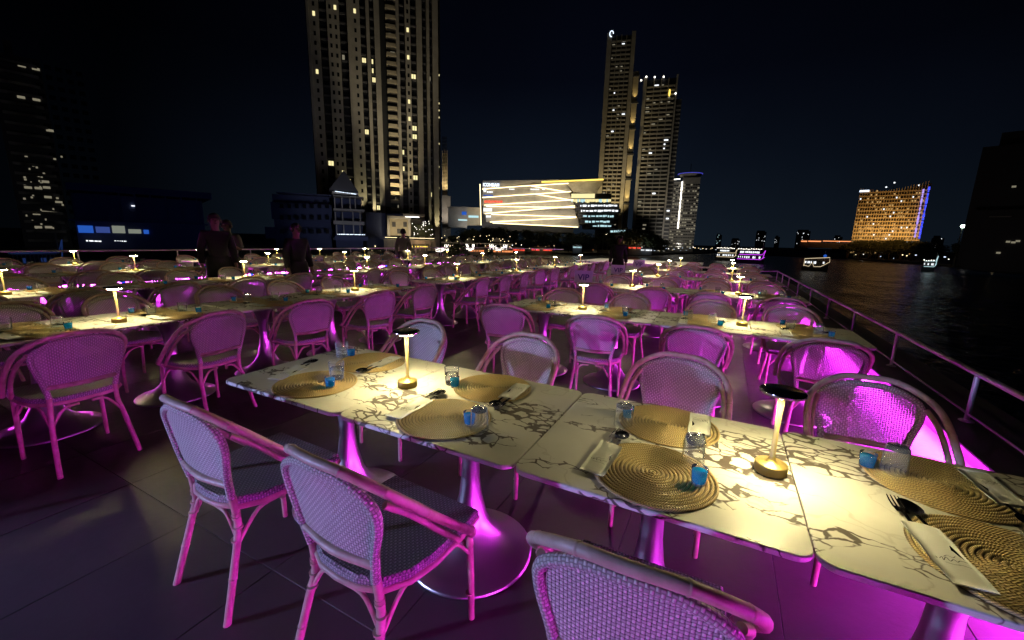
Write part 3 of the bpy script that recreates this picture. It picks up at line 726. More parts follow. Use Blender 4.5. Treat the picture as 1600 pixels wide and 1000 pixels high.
    obj('eyes_and_mouth', ey.mesh('eyes_and_mouth', M['hair']), t)
    sh = MB()
    for n in 'rl': a_ = J['ank'+n]; sh.sphere((a_[0], a_[1]-.06, .04), .05, .135, .042, 10)
    obj('shoes', sh.mesh('shoes', M['black_cloth']), t)
    return t
def ray(px, py):
    d = fwd+rt*((px-800)/F_PX)-up*((py-500)/F_PX); return d
def at(px, py, Dh):
    d = ray(px, py); h = math.hypot(d.x, d.y); return Vector((0, 0, CAMZ))+d*(Dh/h)
def face_cam(p, extra=0): return math.atan2(-p.x, p.y)+extra     # local +y points away from the camera
def stand(px, Dh, rz, label, **kw):
    p = at(px, 375, Dh); return person(p.x, p.y, face_cam(p, rz), label, **kw)
stand(338, 9.0, .2, 'person in dark clothes standing at left between table lines, light sleeve', h=1.74, shirt='black_cloth')
stand(357, 9.9, -.5, 'person in a grey shirt just behind the dark figure at left', h=1.66, shirt='grey_cloth', arm=1)
stand(463, 8.6, .6, 'person all in black standing between chairs, head turned left', h=1.62)
stand(630, 14.0, 2.8, 'person in a light grey shirt seen from behind beneath the podium lights', h=1.68, shirt='grey_cloth')
stand(968, 13.0, .1, 'person in black standing behind the VIP cards', h=1.64)
# leaf clumps -----------------------------------------------------------
M['leaf'] = mat('dark_foliage', (.035, .05, .02), .6)
M['bark'] = mat('bark', (.09, .07, .05), .85)
L(M['leaf'], mixc(M['leaf'], noise(M['leaf'], N(M['leaf'], 'ShaderNodeTexCoord').outputs['Object'], .8, 3), (.022, .036, .014), (.075, .085, .03)), bsdf(M['leaf']).inputs['Base Color'])
def crown_mesh(R, H, n, leaf, lobes, seed):
    rnd = random.Random(seed); b = MB(); cs = []
    for _ in range(lobes):
        a = rnd.random()*2*PI; r = R*.55*math.sqrt(rnd.random()); cs.append((r*math.cos(a), r*math.sin(a), H*(.25+.5*rnd.random()), R*(.35+.25*rnd.random())))
    for i in range(n):
        cx, cyy, cz, cr_ = cs[i % lobes]; v = Vector((rnd.gauss(0, 1), rnd.gauss(0, 1), rnd.gauss(0, 1))).normalized()*cr_*(.55+.5*rnd.random())
        p = Vector((cx+v.x, cyy+v.y, cz+v.z*.75)); a = Vector((rnd.gauss(0, 1), rnd.gauss(0, 1), rnd.gauss(0, 1))).normalized(); c = a.orthogonal().normalized(); d = a.cross(c); s_ = leaf*(.6+.8*rnd.random())
        b.add([p-c*s_, p+d*s_*.5, p+c*s_, p-d*s_*.5], [(0, 1, 2, 3)], 0, smooth=False)
    return b.mesh('crown', M['leaf'])
# potted shrub on the bow
p = at(714, 375, 17.0)
t = thing('potted_shrub', 'round dark potted shrub near the middle of the bow tables', 'plant', (p.x, p.y, 0))
obj('pot', MB().lathe([(0, 0), (.2, 0), (.27, .42), (.25, .42), (.22, .38), (0, .38)], 20).mesh('pot', M['ledge']), t)
obj('crown', crown_mesh(.5, 1.0, 900, .05, 9, 5), t, (0, 0, .35))
# ------------------------------------------------------------------ far bank: ground
M['bank'] = mat('bank_ground', (.05, .045, .04), .9)
A = [at(px, 375, Dh) for px, Dh in ((-700, 120), (-60, 130), (330, 125), (560, 135), (700, 205), (780, 255), (1000, 290), (1120, 470), (1330, 430), (1480, 330), (1560, 280), (1900, 220), (2600, 200))]
b = MB(); vs = []
for q in A: vs.append((q.x, q.y, WATER+1.2))
for q in A:
    o_ = q*(2600/math.hypot(q.x, q.y)); vs.append((o_.x, o_.y, WATER+1.25))
for q in A: vs.append((q.x, q.y, WATER-1))
n = len(A)
b.add(vs, [(i, i+1, n+i+1, n+i) for i in range(n-1)]+[(2*n+i, 2*n+i+1, i+1, i) for i in range(n-1)], 0, smooth=False)
struct(obj('river_bank', b.mesh('river_bank', M['bank'])))
GZ = WATER+1.2
# ------------------------------------------------------------------ building kit
class Bld:
    """a facade plane facing the viewer; X(px,py) gives local x and z for a point seen at that pixel"""
    def __init__(s, name, label, cat, pxc, Dh, turn=0, group=None):
        p = at(pxc, 375, Dh); s.o = Vector((p.x, p.y, GZ)); s.a = face_cam(p, turn)
        s.t = thing(name, label, cat, s.o, s.a, group)
        s.n = Vector((-math.sin(s.a), math.cos(s.a), 0)); s.r = Vector((math.cos(s.a), math.sin(s.a), 0)); s.b = {}
    def X(s, px, py):
        d = ray(px, py); c = Vector((0, 0, CAMZ)); t = (s.o-c).dot(s.n)/d.dot(s.n); P = c+d*t-s.o
        return P.dot(s.r), P.z
    def P(s, name): return s.b.setdefault(name, MB())
    def U(s, name): s.k = getattr(s, 'k', 0)+1; return s.P('%s#%d' % (name, s.k))      # a part of its own
    def build(s, mats, kinds=()):
        for k_, b in s.b.items():
            k0 = k_.split('#')[0]; q = obj(k0, b.mesh(k0, M[mats[k0]]), s.t)
            if k_ in kinds: stuff(q)
    def uplight(s, lx, ly, lz, tx, ty, tz, power, col=(1, .78, .42), size=1.0, ang=70, blend=.8):
        ld = bpy.data.lights.new('uplight', 'SPOT'); ld.energy = power; ld.color = col; ld.shadow_soft_size = size; ld.spot_size = math.radians(ang); ld.spot_blend = blend
        q = bpy.data.objects.new('uplight', ld); C.objects.link(q); q.parent = s.t; q.location = (lx, ly, lz)
        q.rotation_euler = Vector((tx-lx, ty-ly, tz-lz)).to_track_quat('-Z', 'Y').to_euler()
M['stone'] = mat('pale_concrete', (.36, .34, .31), .85); M['stone2'] = mat('beige_concrete', (.42, .37, .28), .85)
for q_ in ('stone', 'stone2'):
    m = M[q_]; nn = noise(m, N(m, 'ShaderNodeTexCoord').outputs['Object'], .25, 5, .6); c_ = bsdf(m).inputs['Base Color'].default_value[:3]
    L(m, mixc(m, mapr(m, nn, .3, .7, 0, 1), tuple(v*1.1 for v in c_), tuple(v*.78 for v in c_)), bsdf(m).inputs['Base Color'])
M['darkwall'] = mat('dark_render', (.07, .07, .08), .8); M['dglass'] = mat('dark_glass', (.012, .014, .018), .12)
M['dullglass'] = mat('dull_glass', (.02, .022, .026), .5)
M['blue_wall'] = mat('blue_grey_wall', (.055, .07, .15), .8)
M['w_warm'] = emis('window_warm', (1, .86, .42), .95); M['w_dim'] = emis('window_dim', (.8, .72, .5), .22); M['w_white'] = emis('window_white', (.9, .95, 1), 1.3)
M['w_orange'] = emis('window_orange', (1, .60, .22), .5); M['w_blue'] = emis('window_blue', (.04, .20, 1), .4); M['w_dimblue'] = emis('window_dim_blue', (.1, .25, 1), .06); M['w_teal'] = emis('window_teal', (.55, .85, .9), .85)
M['line_warm'] = emis('light_line_warm', (1, .80, .42), 2.8); M['line_white'] = emis('light_line_white', (1, .93, .8), 3.2); M['line_gold'] = emis('light_line_gold', (1, .70, .12), 1.6)
M['line_red'] = emis('light_line_red', (1, .09, .05), 1.3); M['line_orange'] = emis('light_line_orange', (1, .34, .12), 1.2); M['line_blue'] = emis('light_line_blue', (.05, .08, 1), 1.3); M['line_purple'] = emis('light_line_purple', (.65, .06, 1), 1.4)
M['ring_blue'] = emis('ring_blue', (.12, .12, 1), .5); M['line_boat'] = emis('light_line_boat', (1, .80, .5), .9); M['line_lilac'] = emis('line_lilac', (.5, .35, 1), .9); M['line_cool'] = emis('light_line_cool', (.7, .82, 1), 1.8)
rnd = random.Random(11)

# --- the great tower left of centre -----------------------------------------
T = Bld('apartment_tower', 'huge pale ribbed apartment tower with a lit balcony stack left of centre', 'tower', 590, 182, 0)
yref = 200
def strips(T, lst, z0, z1, depth=24):
    for a, c, kind in lst:
        xa, xc = T.X(a, yref)[0], T.X(c, yref)[0]
        if kind == 'p': T.U('pier').box(xa, xc, -1.0, 1.5, z0, z1)
        elif kind == 'w': T.U('wall').box(xa, xc, -.35, 1.5, z0, z1)
zb = T.X(600, 332)[1]; zt = 205
xl, xr = T.X(488, yref)[0], T.X(689, yref)[0]
T.P('core').box(xl, xr, 1.0, 30, 0, zt)
ST = [(490, 494, 'p'), (494, 508, 'w'), (520, 538, 'w'), (550, 553, 'p'), (553, 569, 'w'), (578, 583, 'p'), (590, 598, 'p'), (622, 627, 'p'), (636, 644, 'w'), (653, 661, 'p'), (668, 672, 'p'), (677, 685, 'p')]
strips(T, ST, 3, zt)
FH = 3.2; zs = [zb+1+FH*i for i in range(int((zt-zb)/FH))]
def col_of(px, wpx): x = T.X(px, yref)[0]; w_ = T.X(px+wpx, yref)[0]-x; return x, abs(w_)/2
for px in (501, 525, 533, 562, 640):        # small dark windows in the walls
    x, _ = col_of(px, 1); lit = 0
    for z in zs:
        if rnd.random() < .05: T.U('lit_window').box(x-.42, x+.42, -.42, -.34, z, z+1.5)
        else: T.P('dark_window').box(x-.38, x+.38, -.40, -.34, z, z+1.4)
lit_runs = {514: .22, 544: .34, 573: .2, 587: .22, 631: .3, 648: .34, 664: .3, 674: .22}
wpx = {514: 10, 544: 10, 573: 7, 587: 6, 631: 7, 648: 8, 664: 5, 674: 3.5}
for px, pr in lit_runs.items():
    x, hw = col_of(px, wpx[px]); state = 0; 
    for i, z in enumerate(zs):
        T.P('spandrel').box(x-hw, x+hw, .1, 1.0, z-.75, z-.15)
        rowp = .6 if (int(i/3) % 4 == 1) else .12
        r_ = rnd.random()
        if r_ < pr*rowp*2.1:
            u = rnd.random()
            T.U('lit_window' if u < .75 else 'dim_window').box(x-hw*.82, x-hw*.08 if rnd.random() < .5 else x+hw*.8, .70, .78, z, z+1.7)
            T.U('mullion').box(x-.06, x+.06, .6, .78, z, z+1.8)
        elif r_ < .42: T.P('dim2_window').box(x-hw*.8, x+hw*.8, .72, .80, z, z+1.6)
xa, xc = T.X(607, yref)[0], T.X(622, yref)[0]        # the balcony stack
for z in zs:
    T.U('balcony').box(xa, xc, -2.0, 1.0, z-.25, z+.05)
    T.U('parapet').box(xa, xc-.2, -2.05, -1.9, z+.05, z+1.0)
    if rnd.random() < .25: T.P('dim_window').box(xa+.8+rnd.random()*2, xa+1.6+rnd.random()*2, .85, .93, z+1.0, z+2.3)
for py in (119, 163, 174, 185, 226, 262, 295):
    x, z = T.X(686, py); T.P('lit_window').box(x-.12, x+.12, -.3, -.05, z, z+.6)
T.build(dict(core='dullglass', pier='stone', wall='stone', lit_window='w_warm', dim_window='w_dim', dim2_window='dglass', dark_window='dglass', spandrel='darkwall', mullion='darkwall', balcony='stone2', parapet='stone2'), ('lit_window', 'dim_window', 'dim2_window', 'dark_window', 'spandrel', 'mullion', 'balcony', 'parapet', 'wall', 'pier'))
xb = (xa+xc)/2
T.uplight(xb, -9, zb-1, xb+.5, -1, zb+22, 26000, (1, .80, .42), .6, 60)
T.uplight(xb, -26, zb, xb, 0, zb+60, 26000, (1, .85, .55), 1, 50)
for px_ in (681, 580, 556): x = T.X(px_, yref)[0]; T.uplight(x, -3.2, zb-2 if px_ < 600 else zb-8, x, -1, zb+10, 5200, (1, .86, .45), .4, 60)
for x, pw in ((xl+8, 600), (xb, 1500), (xr-8, 3600)): T.uplight(x, -60, 12, x, 0, 75, pw*1.5, (1, .92, .86), 2, 85)  # added wide spots, standing in for ambient city light on the facade

# podium, pool terrace and canopy in front of the tower
Pd = Bld('podium_building', 'low lit podium with pillared terrace and glowing parapet at the tower foot', 'building', 630, 160)
SMALL = {'garden_light', 'hall_window', 'cool_window', 'terrace_window', 'teal_window', 'mullion', 'wing_window'}
def bx(B, part, p0, p1, y0, y1):     # box from pixel corners (x0,ytop),(x1,ybottom) with local depth range
    x0, z1 = B.X(*p0); x1, z0 = B.X(*p1); (B.P if part in SMALL else B.U)(part).box(min(x0, x1), max(x0, x1), y0, y1, max(-.5, min(z0, z1)), max(z0, z1))
bx(Pd, 'wall', (570, 331), (604, 392), 2, 16); bx(Pd, 'wall', (604, 333), (655, 340), 1.2, 16)
bx(Pd, 'back_wall', (604, 340), (660, 369), 6, 16); bx(Pd, 'frame', (604.5, 338), (609, 369), 0, 6); bx(Pd, 'frame', (638, 342), (642, 369), 0, 6); bx(Pd, 'frame', (604.5, 337), (642, 342), 0, 6)
bx(Pd, 'canopy', (630, 334), (664, 338), -1, 12)
bx(Pd, 'opening', (612, 346), (618, 354), 5.6, 6.1); bx(Pd, 'opening', (630, 346), (636, 354), 5.6, 6.1); bx(Pd, 'opening', (620, 357), (629, 365), 5.6, 6.1)
bx(Pd, 'dark_infill', (644, 350), (678, 370), 3, 9); bx(Pd, 'terrace', (600, 373.5), (680, 392), -2, 14)
bx(Pd, 'parapet_light', (602, 370.5), (678, 373), -2.3, -2.02); bx(Pd, 'canopy_light', (633, 338.2), (655, 340.2), -1.2, -1.02)
for i in range(9): bx(Pd, 'pillar', (606+i*8.2, 376), (607.2+i*8.2, 392), -2.4, -2.02)
for i in range(26):
    px, py = rnd.uniform(643, 676), rnd.uniform(346, 368); x, z = Pd.X(px, py); Pd.P('garden_light').box(x-.1, x+.1, -1.2, -1, z, z+.2)
Pd.build(dict(wall='blue_wall', back_wall='stone2', frame='stone', canopy='stone', opening='darkwall', dark_infill='leaf', terrace='stone', parapet_light='line_warm', canopy_light='line_white', pillar='stone', garden_light='line_white'), ('garden_light',))
x, z = Pd.X(624, 369); Pd.uplight(x, -4, z+.5, x, 6, z+3.5, 2600, (1, .82, .5), .5, 120); x, z = Pd.X(640, 388); Pd.uplight(x, -14, z, x, -2, z+2, 900, (1, .8, .5), .5, 120)

# terraced riverside building with gable roof
G = Bld('terraced_building', 'dim terraced riverside building with open floors and a steep gable roof', 'building', 530, 142)
for i, (yt, yb_) in enumerate(((306, 309.5), (326, 331.5), (345, 352), (371, 376))): bx(G, 'slab', (521, yt), (569+ (0 if i else -2), yb_), -2.5, 12)
for yt, yb_, xs in ((309, 326, (522, 533, 545.5, 553.5)), (331, 346, (523, 534, 550, 561)), (351, 366, (525, 536, 551, 561))):
    for px in xs: bx(G, 'column', (px, yt), (px+2.4, yb_+.6), -2.2, -1.2)
bx(G, 'back_wall', (521, 308), (569, 392), 3, 12)
x0, z0 = G.X(514, 298); x1, z1 = G.X(559, 300); xm, zm = G.X(537, 268)
G.P('roof').add([(x0, -3, z0), (x1, -3, z0), (xm, -3, zm), (x0, 12, z0), (x1, 12, z0), (xm, 12, zm)], [(0, 1, 2), (3, 5, 4), (0, 3, 4, 1), (1, 4, 5, 2), (2, 5, 3, 0)], 0, smooth=False)
bx(G, 'eave', (519, 300), (560, 306), -2.6, 12)
def beads(B, part, p0, p1, n, r, y=-2.9):
    for i in range(n):
        t_ = (i+rnd.uniform(-.2, .2))/n; x, z = B.X(p0[0]+(p1[0]-p0[0])*t_, p0[1]+(p1[1]-p0[1])*t_); rr_ = r*rnd.uniform(.6, 1.25); B.P(part).box(x-rr_, x+rr_, y-.1, y, z-rr_, z+rr_)
beads(G, 'string_light', (524, 300.5), (557, 305), 26, .09, -3.2); beads(G, 'string_light', (527, 366), (570, 366.8), 40, .10, -3.2)
bx(G, 'awning', (523, 368), (574, 376), -5, -2.6)
# the long unlit wing to its left
for i, (yt, yb_) in enumerate(((298, 304), (312, 345), (352, 375))): bx(G, 'wing', (430-i*10, yt+2), (519, yb_), 2+i, 14)
bx(G, 'wing', (420, 300), (519, 392), 6, 14)
for i in range(7):
    for yy in (318, 336, 358): bx(G, 'wing_window', (436+i*12, yy), (442+i*12, yy+7), 1.6, 2.4)
xw, zw = G.X(440, 268)
G.build(dict(slab='stone', column='stone', back_wall='blue_wall', roof='darkwall', eave='stone', string_light='line_cool', awning='blue_wall', wing='blue_wall', wing_window='dglass'), ('string_light',))
x, z = G.X(548, 380); G.uplight(x, -34, z, x, 0, z+8, 4200, (.78, .8, 1), 2, 60)
x, z = G.X(475, 380); G.uplight(x-6, -40, z, x, 4, z+9, 550, (.25, .4, 1), 2, 110)

# long dark hall with lit ground floor, far left
H_ = Bld('riverside_hall', 'long dark hall with a strip of blue and white lit windows, far left', 'building', 225, 138)
bx(H_, 'wall', (108, 300), (325, 392), 1, 18); bx(H_, 'roof', (104, 296), (329, 302), -1, 19); bx(H_, 'ledge', (108, 345), (325, 350), -.5, 2)
for i in range(9): bx(H_, 'pilaster', (115+i*24, 302), (118+i*24, 345), .4, 1.2)
for p0, p1, mt in (((120.5, 352), (146, 364), 'blue_window'), ((148.5, 354), (172, 364), 'pale_window'), ((174, 352.5), (196, 364.5), 'white_window'), ((200, 358), (221, 365), 'white_window'), ((224, 359), (233, 365.5), 'blue_window')):
    bx(H_, mt, p0, p1, .6, 1.1)
bx(H_, 'lamp_panel', (205, 320.5), (211, 322.5), .6, .98); beads(H_, 'small_light', (137, 376), (160, 377), 9, .12, -1); beads(H_, 'small_light', (180, 376), (200, 377), 7, .1, -1)
M['w_pale'] = emis('window_pale', (.12, .22, .85), .25); M['w_hall'] = emis('window_hall', (.85, .92, .75), .2)
H_.build(dict(wall='blue_wall', roof='blue_wall', ledge='blue_wall', pilaster='blue_wall', blue_window='w_blue', pale_window='w_pale', white_window='w_hall', mullion='darkwall', lamp_panel='w_white', small_light='w_white'), ('small_light',))
x, z = H_.X(215, 380); H_.uplight(x, -35, z, x, 1, z+7, 700, (.12, .25, 1), 2, 130)

# far left tower
L_ = Bld('dark_tower', 'tall nearly unlit tower with a few white lights at the far left edge', 'tower', 66, 230)
za = L_.X(66, 375)[1]; xa_, _ = L_.X(28, 330); xb_, _ = L_.X(104, 330); zt = L_.X(50, 92)[1]
L_.P('body').box(xa_, xb_, 0, 26, 0, zt); L_.P('crown_block').box(xa_+4, xb_-6, 3, 22, zt, zt+5)
for i in range(int(zt/3.3)):
    z = 2+3.3*i; L_.P('balcony').box(xa_+1, xa_+9, -1.2, 0, z, z+.9); L_.P('balcony').box(xb_-9, xb_-1, -1.2, 0, z, z+.9)
    for k_ in range(5): L_.P('dark_window').box(xa_+10+k_*2.6, xa_+11.6+k_*2.6, -.12, 0.02, z+.6, z+2.1)
for px, py in ((34, 103), (51, 104), (56, 108), (31, 131), (49, 135), (33, 152), (57, 156), (78, 204), (44, 293), (60, 294), (71, 284), (73, 293), (75, 308), (92, 316), (57, 334), (60, 355), (76, 355)):
    x, z = L_.X(px, py); L_.P('lit_window').box(x-.9, x+.9, -.3, -.15, z-.4, z+.4)
for _ in range(34):
    x, z = L_.X(rnd.uniform(36, 98), rnd.uniform(240, 358)); s_ = rnd.uniform(.16, .34); L_.P('lit_window').box(x-s_, x+s_, -.3, -.15, z-.3, z+.3)
for i in range(8): x, z = L_.X(67+i*4, 330.5+i*.4); L_.P('lit_window').box(x-.3, x+.3, -.3, -.15, z-.3, z+.3)
L_.build(dict(body='darkwall', crown_block='darkwall', balcony='stone', dark_window='dglass', lit_window='w_dim'), ('dark_window', 'lit_window', 'balcony'))
x = (xa_+xb_)/2; L_.uplight(x, -60, 5, x, 0, 30, 1200, (.8, .85, 1), 2, 90)

# slim gold tower right behind the great tower, pale block, mall
B = Bld('slim_gold_tower', 'slim gold-lit tower top peeping out right of the great tower', 'tower', 696, 330)
bx(B, 'wall', (690.5, 239), (699, 348), 0, 14); bx(B, 'turret', (690.5, 306), (704, 372), -3, 0)
for px in (691, 695, 698.3): bx(B, 'rib', (px, 235), (px+.9, 306), -.6, 0)
for i in range(40): z = B.X(695, 300)[1]+i*1.0; B.P('window').box(-2.2, 1.4, -.15, .02, z, z+.45)
B.build(dict(wall='stone2', turret='stone', rib='stone2', window='dglass'), ('window',))
x, z = B.X(696, 306); B.uplight(x, -9, z, x, 0, z+14, 24000, (1, .74, .36), .5, 70); B.uplight(x+2, -16, z-22, x, -3, z-10, 9000, (1, .86, .7), .5, 80)
B = Bld('pale_annex', 'small pale flat-roofed block with a blue sign left of the mall', 'building', 726, 300)
bx(B, 'wall', (700, 324), (730, 356), 0, 16); bx(B, 'side_wall', (730, 323), (750, 352), 4, 16); bx(B, 'blue_sign', (721.5, 330.5), (729, 336), -.4, -.1); bx(B, 'lit_strip', (716, 342.5), (730, 345), -.4, -.1); bx(B, 'lit_strip', (732, 336), (748, 340), 3.6, 3.9)
bx(B, 'roof_edge', (699, 322.5), (731, 324.5), -.8, 16)
B.build(dict(wall='stone', side_wall='stone2', blue_sign='w_blue', lit_strip='w_teal', roof_edge='stone'))
x, z = B.X(740, 352); B.uplight(x, -14, z-2, x, 4, z+6, 5200, (1, .93, .82), 1, 110); x, z = B.X(714, 352); B.uplight(x, -22, z-2, x, 0, z+6, 1500, (.8, .9, 1), 1, 110)

B = Bld('shopping_mall', 'brightly lit white mall with zigzag light lines and pleated facade panels', 'building', 830, 300)
bx(B, 'core', (753, 284), (897, 364), 6, 50)
# pleated horizontal panels: each a wedge between two light lines, leaning outwards
pleats = [((754, 296, 900, 283), (754, 282, 885, 280)), ((754, 309, 892, 299), (754, 296, 885, 284)), ((754, 321, 893, 313), (754, 309, 890, 300)), ((755, 334, 898, 325), (755, 321, 895, 313)), ((760, 347, 900, 338), (758, 334, 898, 326)), ((770, 348, 905, 355), (762, 347, 903, 340))]
for bot, top in pleats:
    a, za_ = B.X(bot[0], bot[1]); c, zc_ = B.X(bot[2], bot[3]); d, zd_ = B.X(top[2], top[3]); e_, ze_ = B.X(top[0], top[1])
    B.U('facade_panel').add([(a, -1.2, za_), (c, -1.2, zc_), (d, 1.0, zd_), (e_, 1.0, ze_), (a, 6, za_), (c, 6, zc_), (d, 6, zd_), (e_, 6, ze_)], [(0, 1, 2, 3), (0, 4, 5, 1), (1, 5, 6, 2), (2, 6, 7, 3), (3, 7, 4, 0)], 0, smooth=False)
lines = [((754, 296), (826, 290.5)), ((820, 291), (888, 287)), ((830, 291), (884, 300)), ((754, 309), (892, 299.8)), ((835, 303.5), (893, 313)), ((757, 321), (895, 312.5)), ((760, 322.5), (898, 324.5)), ((758, 334), (898, 322)), ((768, 335), (900, 339)), ((766, 347), (900, 340)), ((770, 348.5), (903, 355)), ((750.5, 288), (752, 352))]
for (p0, p1) in lines:
    a = B.X(*p0); c = B.X(*p1); B.U('light_line').tube([(a[0], -1.6, a[1]), (c[0], -1.6, c[1])], .32, 6)
    if abs(c[0]-a[0]) > 20:
        ld = bpy.data.lights.new('cove_light', 'AREA'); ld.shape = 'RECTANGLE'; ld.size = math.hypot(c[0]-a[0], c[1]-a[1]); ld.size_y = .3; ld.energy = 1300*ld.size/90; ld.color = (1, .80, .46)
        q = bpy.data.objects.new('cove_light', ld); C.objects.link(q); q.parent = B.t; q.location = ((a[0]+c[0])/2, -2.6, (a[1]+c[1])/2)
        ex = Vector((c[0]-a[0], 0, c[1]-a[1])).normalized(); ez = -Vector((0, .55, .83)); ez = (ez-ex*ez.dot(ex)).normalized(); ey = ez.cross(ex); q.rotation_euler = Matrix((ex, ey, ez)).transposed().to_euler()
a = B.X(846, 285); c = B.X(942, 281); B.P('gold_line').tube([(a[0], -2, a[1]), (c[0], -2, c[1])], .5, 6)
x0, z0 = B.X(884, 286); x1, z1 = B.X(944, 280); x2, z2 = B.X(932, 303); x3, z3 = B.X(896, 300)
B.P('roof_wedge').add([(x0, -1.5, z0), (x1, -1.5, z1), (x2, 1, z2), (x3, 1, z3), (x0, 14, z0), (x1, 14, z1), (x2, 14, z2), (x3, 14, z3)], [(0, 3, 2, 1), (0, 1, 5, 4), (1, 2, 6, 5), (2, 3, 7, 6)], 0, smooth=False)
bx(B, 'glass_hall', (892, 301), (955, 318), 1, 30)
for i in range(16): bx(B, 'hall_window', (893+i*2.3, 302.5), (894.9+i*2.3, 309.5), .6, .9)
for i in range(26): bx(B, 'hall_window' if rnd.random() < .6 else 'cool_window', (893+i*2.4, 311), (894.8+i*2.4, 315+rnd.random()*2), .5, .8)
for r_, (yy, xa2, xb2) in enumerate(((320, 899, 962), (328, 900, 964), (336.5, 903, 958), (345, 906, 952), (352, 918, 950), (360, 945, 975))):
    bx(B, 'terrace_slab', (xa2, yy+3.5), (xb2+8, yy+5.6), -2-r_*.8, 30)
    bx(B, 'dark_tier', (xa2, yy-3), (xb2+6, yy+4), 1-r_*.5, 30)
    k_ = xa2+8
    while k_ < xb2:
        w_ = rnd.uniform(1.5, 6); bx(B, 'terrace_window' if r_ < 2 else 'teal_window', (k_, yy+rnd.uniform(-.5, .5)), (k_+w_, yy+rnd.uniform(2.0, 3.3)), .6-r_*.5, .85-r_*.5); k_ += w_+rnd.uniform(.6, 2.4)
for (p0, p1, mt) in (((756, 304.5), (771, 307.5), 'blue_sign'), ((756, 325), (769.5, 330.5), 'white_sign'), ((760, 336.5), (768, 340), 'white_sign'), ((796, 295), (804.5, 297), 'white_sign'), ((829, 295), (843, 297.3), 'white_sign'), ((847, 295.5), (852, 297), 'white_sign')):
    n_ = max(3, int((p1[0]-p0[0])/1.9)); w_ = (p1[0]-p0[0])/n_
    for i in range(n_): bx(B, mt, (p0[0]+i*w_, p0[1]+rnd.uniform(0, .5)), (p0[0]+(i+.72)*w_, p1[1]), -1.9, -1.7)
for i in range(12):
    a_, w_ = 757.5+i*2.35, 1.8; bx(B, 'red_sign', (a_, 313.5+rnd.random()*.6), (a_+w_, 317.3-rnd.random()*.8), -1.9, -1.7)
x, z = B.X(758, 300.5); B.P('logo').lathe([(0, 0), (.9, .4), (1.0, 1.4), (.4, 2.4), (0, 3.2)], 10, 0, (x, -1.8, z))
for i in range(4): bx(B, 'white_sign', (761.5+i*2.3, 299.3), (763.2+i*2.3, 301.6), -1.9, -1.7)
B.build(dict(core='darkwall', facade_panel='stone', light_line='line_warm', gold_line='line_gold', roof_wedge='stone2', glass_hall='dullglass', hall_window='w_warm', cool_window='w_teal', terrace_slab='stone', dark_tier='darkwall', terrace_window='w_white', teal_window='w_teal', blue_sign='w_blue', white_sign='w_white', red_sign='line_red', logo='w_white'), ('hall_window', 'cool_window', 'terrace_window', 'teal_window'))
cu = bpy.data.curves.new('mall_lettering', 'FONT'); cu.body = 'ICONSIAM'; x, z = B.X(755, 291.3); x2, _ = B.X(779.5, 291.3); cu.size = 3.0; cu.extrude = .15; cu.offset = .08; 
q = text_mesh(cu, M['line_cool']); q.parent = B.t; q.rotation_euler = (PI/2, 0, 0); q.location = (x, -1.9, z); q.scale = ((x2-x)/13.6, 1, 1)
for px_, py_, tx in ((770, 360, 780), (810, 360, 815), (850, 362, 850), (885, 364, 880)):
    x, z = B.X(px_, 353); tx_, tz_ = B.X(tx, 318); B.uplight(x, -30, z+2, tx_, 0, tz_, 12000, (1, .92, .78), 2, 80)
x, z = B.X(914, 300); B.uplight(x, -14, z, x, 0, z+9, 3500, (1, .86, .5), .5, 120)

# two tall gold-lit towers and the hotel with a disc roof
def balcony_tower(B, px0, px1, yt, yb_, piers, n_cols, litp, fh=3.3, ribs=True):
    pyr = (yt+yb_)/2
    x0 = B.X(px0, yb_)[0]; x1 = B.X(px1, yb_)[0]; zt = B.X((px0+px1)/2+8, yt)[1]; zb_ = max(0, B.X(px0, yb_)[1]-6)
    B.P('core').box(x0, x1, 1.0, 26, 0, zt)
    wd = x1-x0
    for f0, f1 in piers: B.P('pier').box(x0+wd*f0, x0+wd*f1, -1.4, 1.2, 0, zt+2)
    a, c = piers[0][1], piers[-1][0]; cw = wd*(c-a)/n_cols; z = zb_
    while z < zt-4:
        for k_ in range(n_cols):
            u0 = x0+wd*a+cw*k_
            B.P('balcony').box(u0+.35, u0+cw-.35, -.9, 1.0, z, z+1.15)
            if rnd.random() < litp: w_ = cw*rnd.uniform(.2, .7); B.P('lit_window').box(u0+.5, u0+.5+w_, .8, .95, z+1.2, z+2.7)
            elif rnd.random() < .15: w_ = cw*rnd.uniform(.2, .6); B.P('dim_window').box(u0+.6, u0+.6+w_, .8, .95, z+1.2, z+2.5)
        z += fh
    if ribs:
        for k_ in range(1, n_cols): u0 = x0+wd*a+cw*k_; B.P('rib').box(u0-.3, u0+.3, -1.1, 1.0, 0, zt)
    return x0, x1, zb_, zt
MT = dict(core='dullglass', pier='stone', balcony='stone', lit_window='w_white', dim_window='w_dim', rib='stone', crown_light='line_white', logo='line_cool', cap='darkwall', blue_light='line_blue')
SK = ('balcony', 'lit_window', 'dim_window', 'crown_light', 'bead', 'window')
B = Bld('gold_lit_tower', 'taller gold-lit balcony tower with a small round logo at its top corner', 'tower', 952, 400)
x0, x1, zb_, zt = balcony_tower(B, 930, 971, 56, 355, [(0, .17), (.86, 1)], 4, .028, 3.5)
wd = x1-x0; xq = x1+.5
B.P('side_pier').box(xq, xq+4.5, 0, 14, 0, zt*.84)
for k_ in range(7): B.P('bracket').box(xq-.2, xq+5.4, -1.5, 1, zt*.84*(.13+.14*k_), zt*.84*(.13+.14*k_)+1.4)
lg = B.P('logo'); lg.tube([(x0+3.5+1.5*math.cos(a_), -1.7, zt+1.0+2.2*math.sin(a_)) for a_ in [2*PI*k_/14 for k_ in range(12)]], .35, 5)
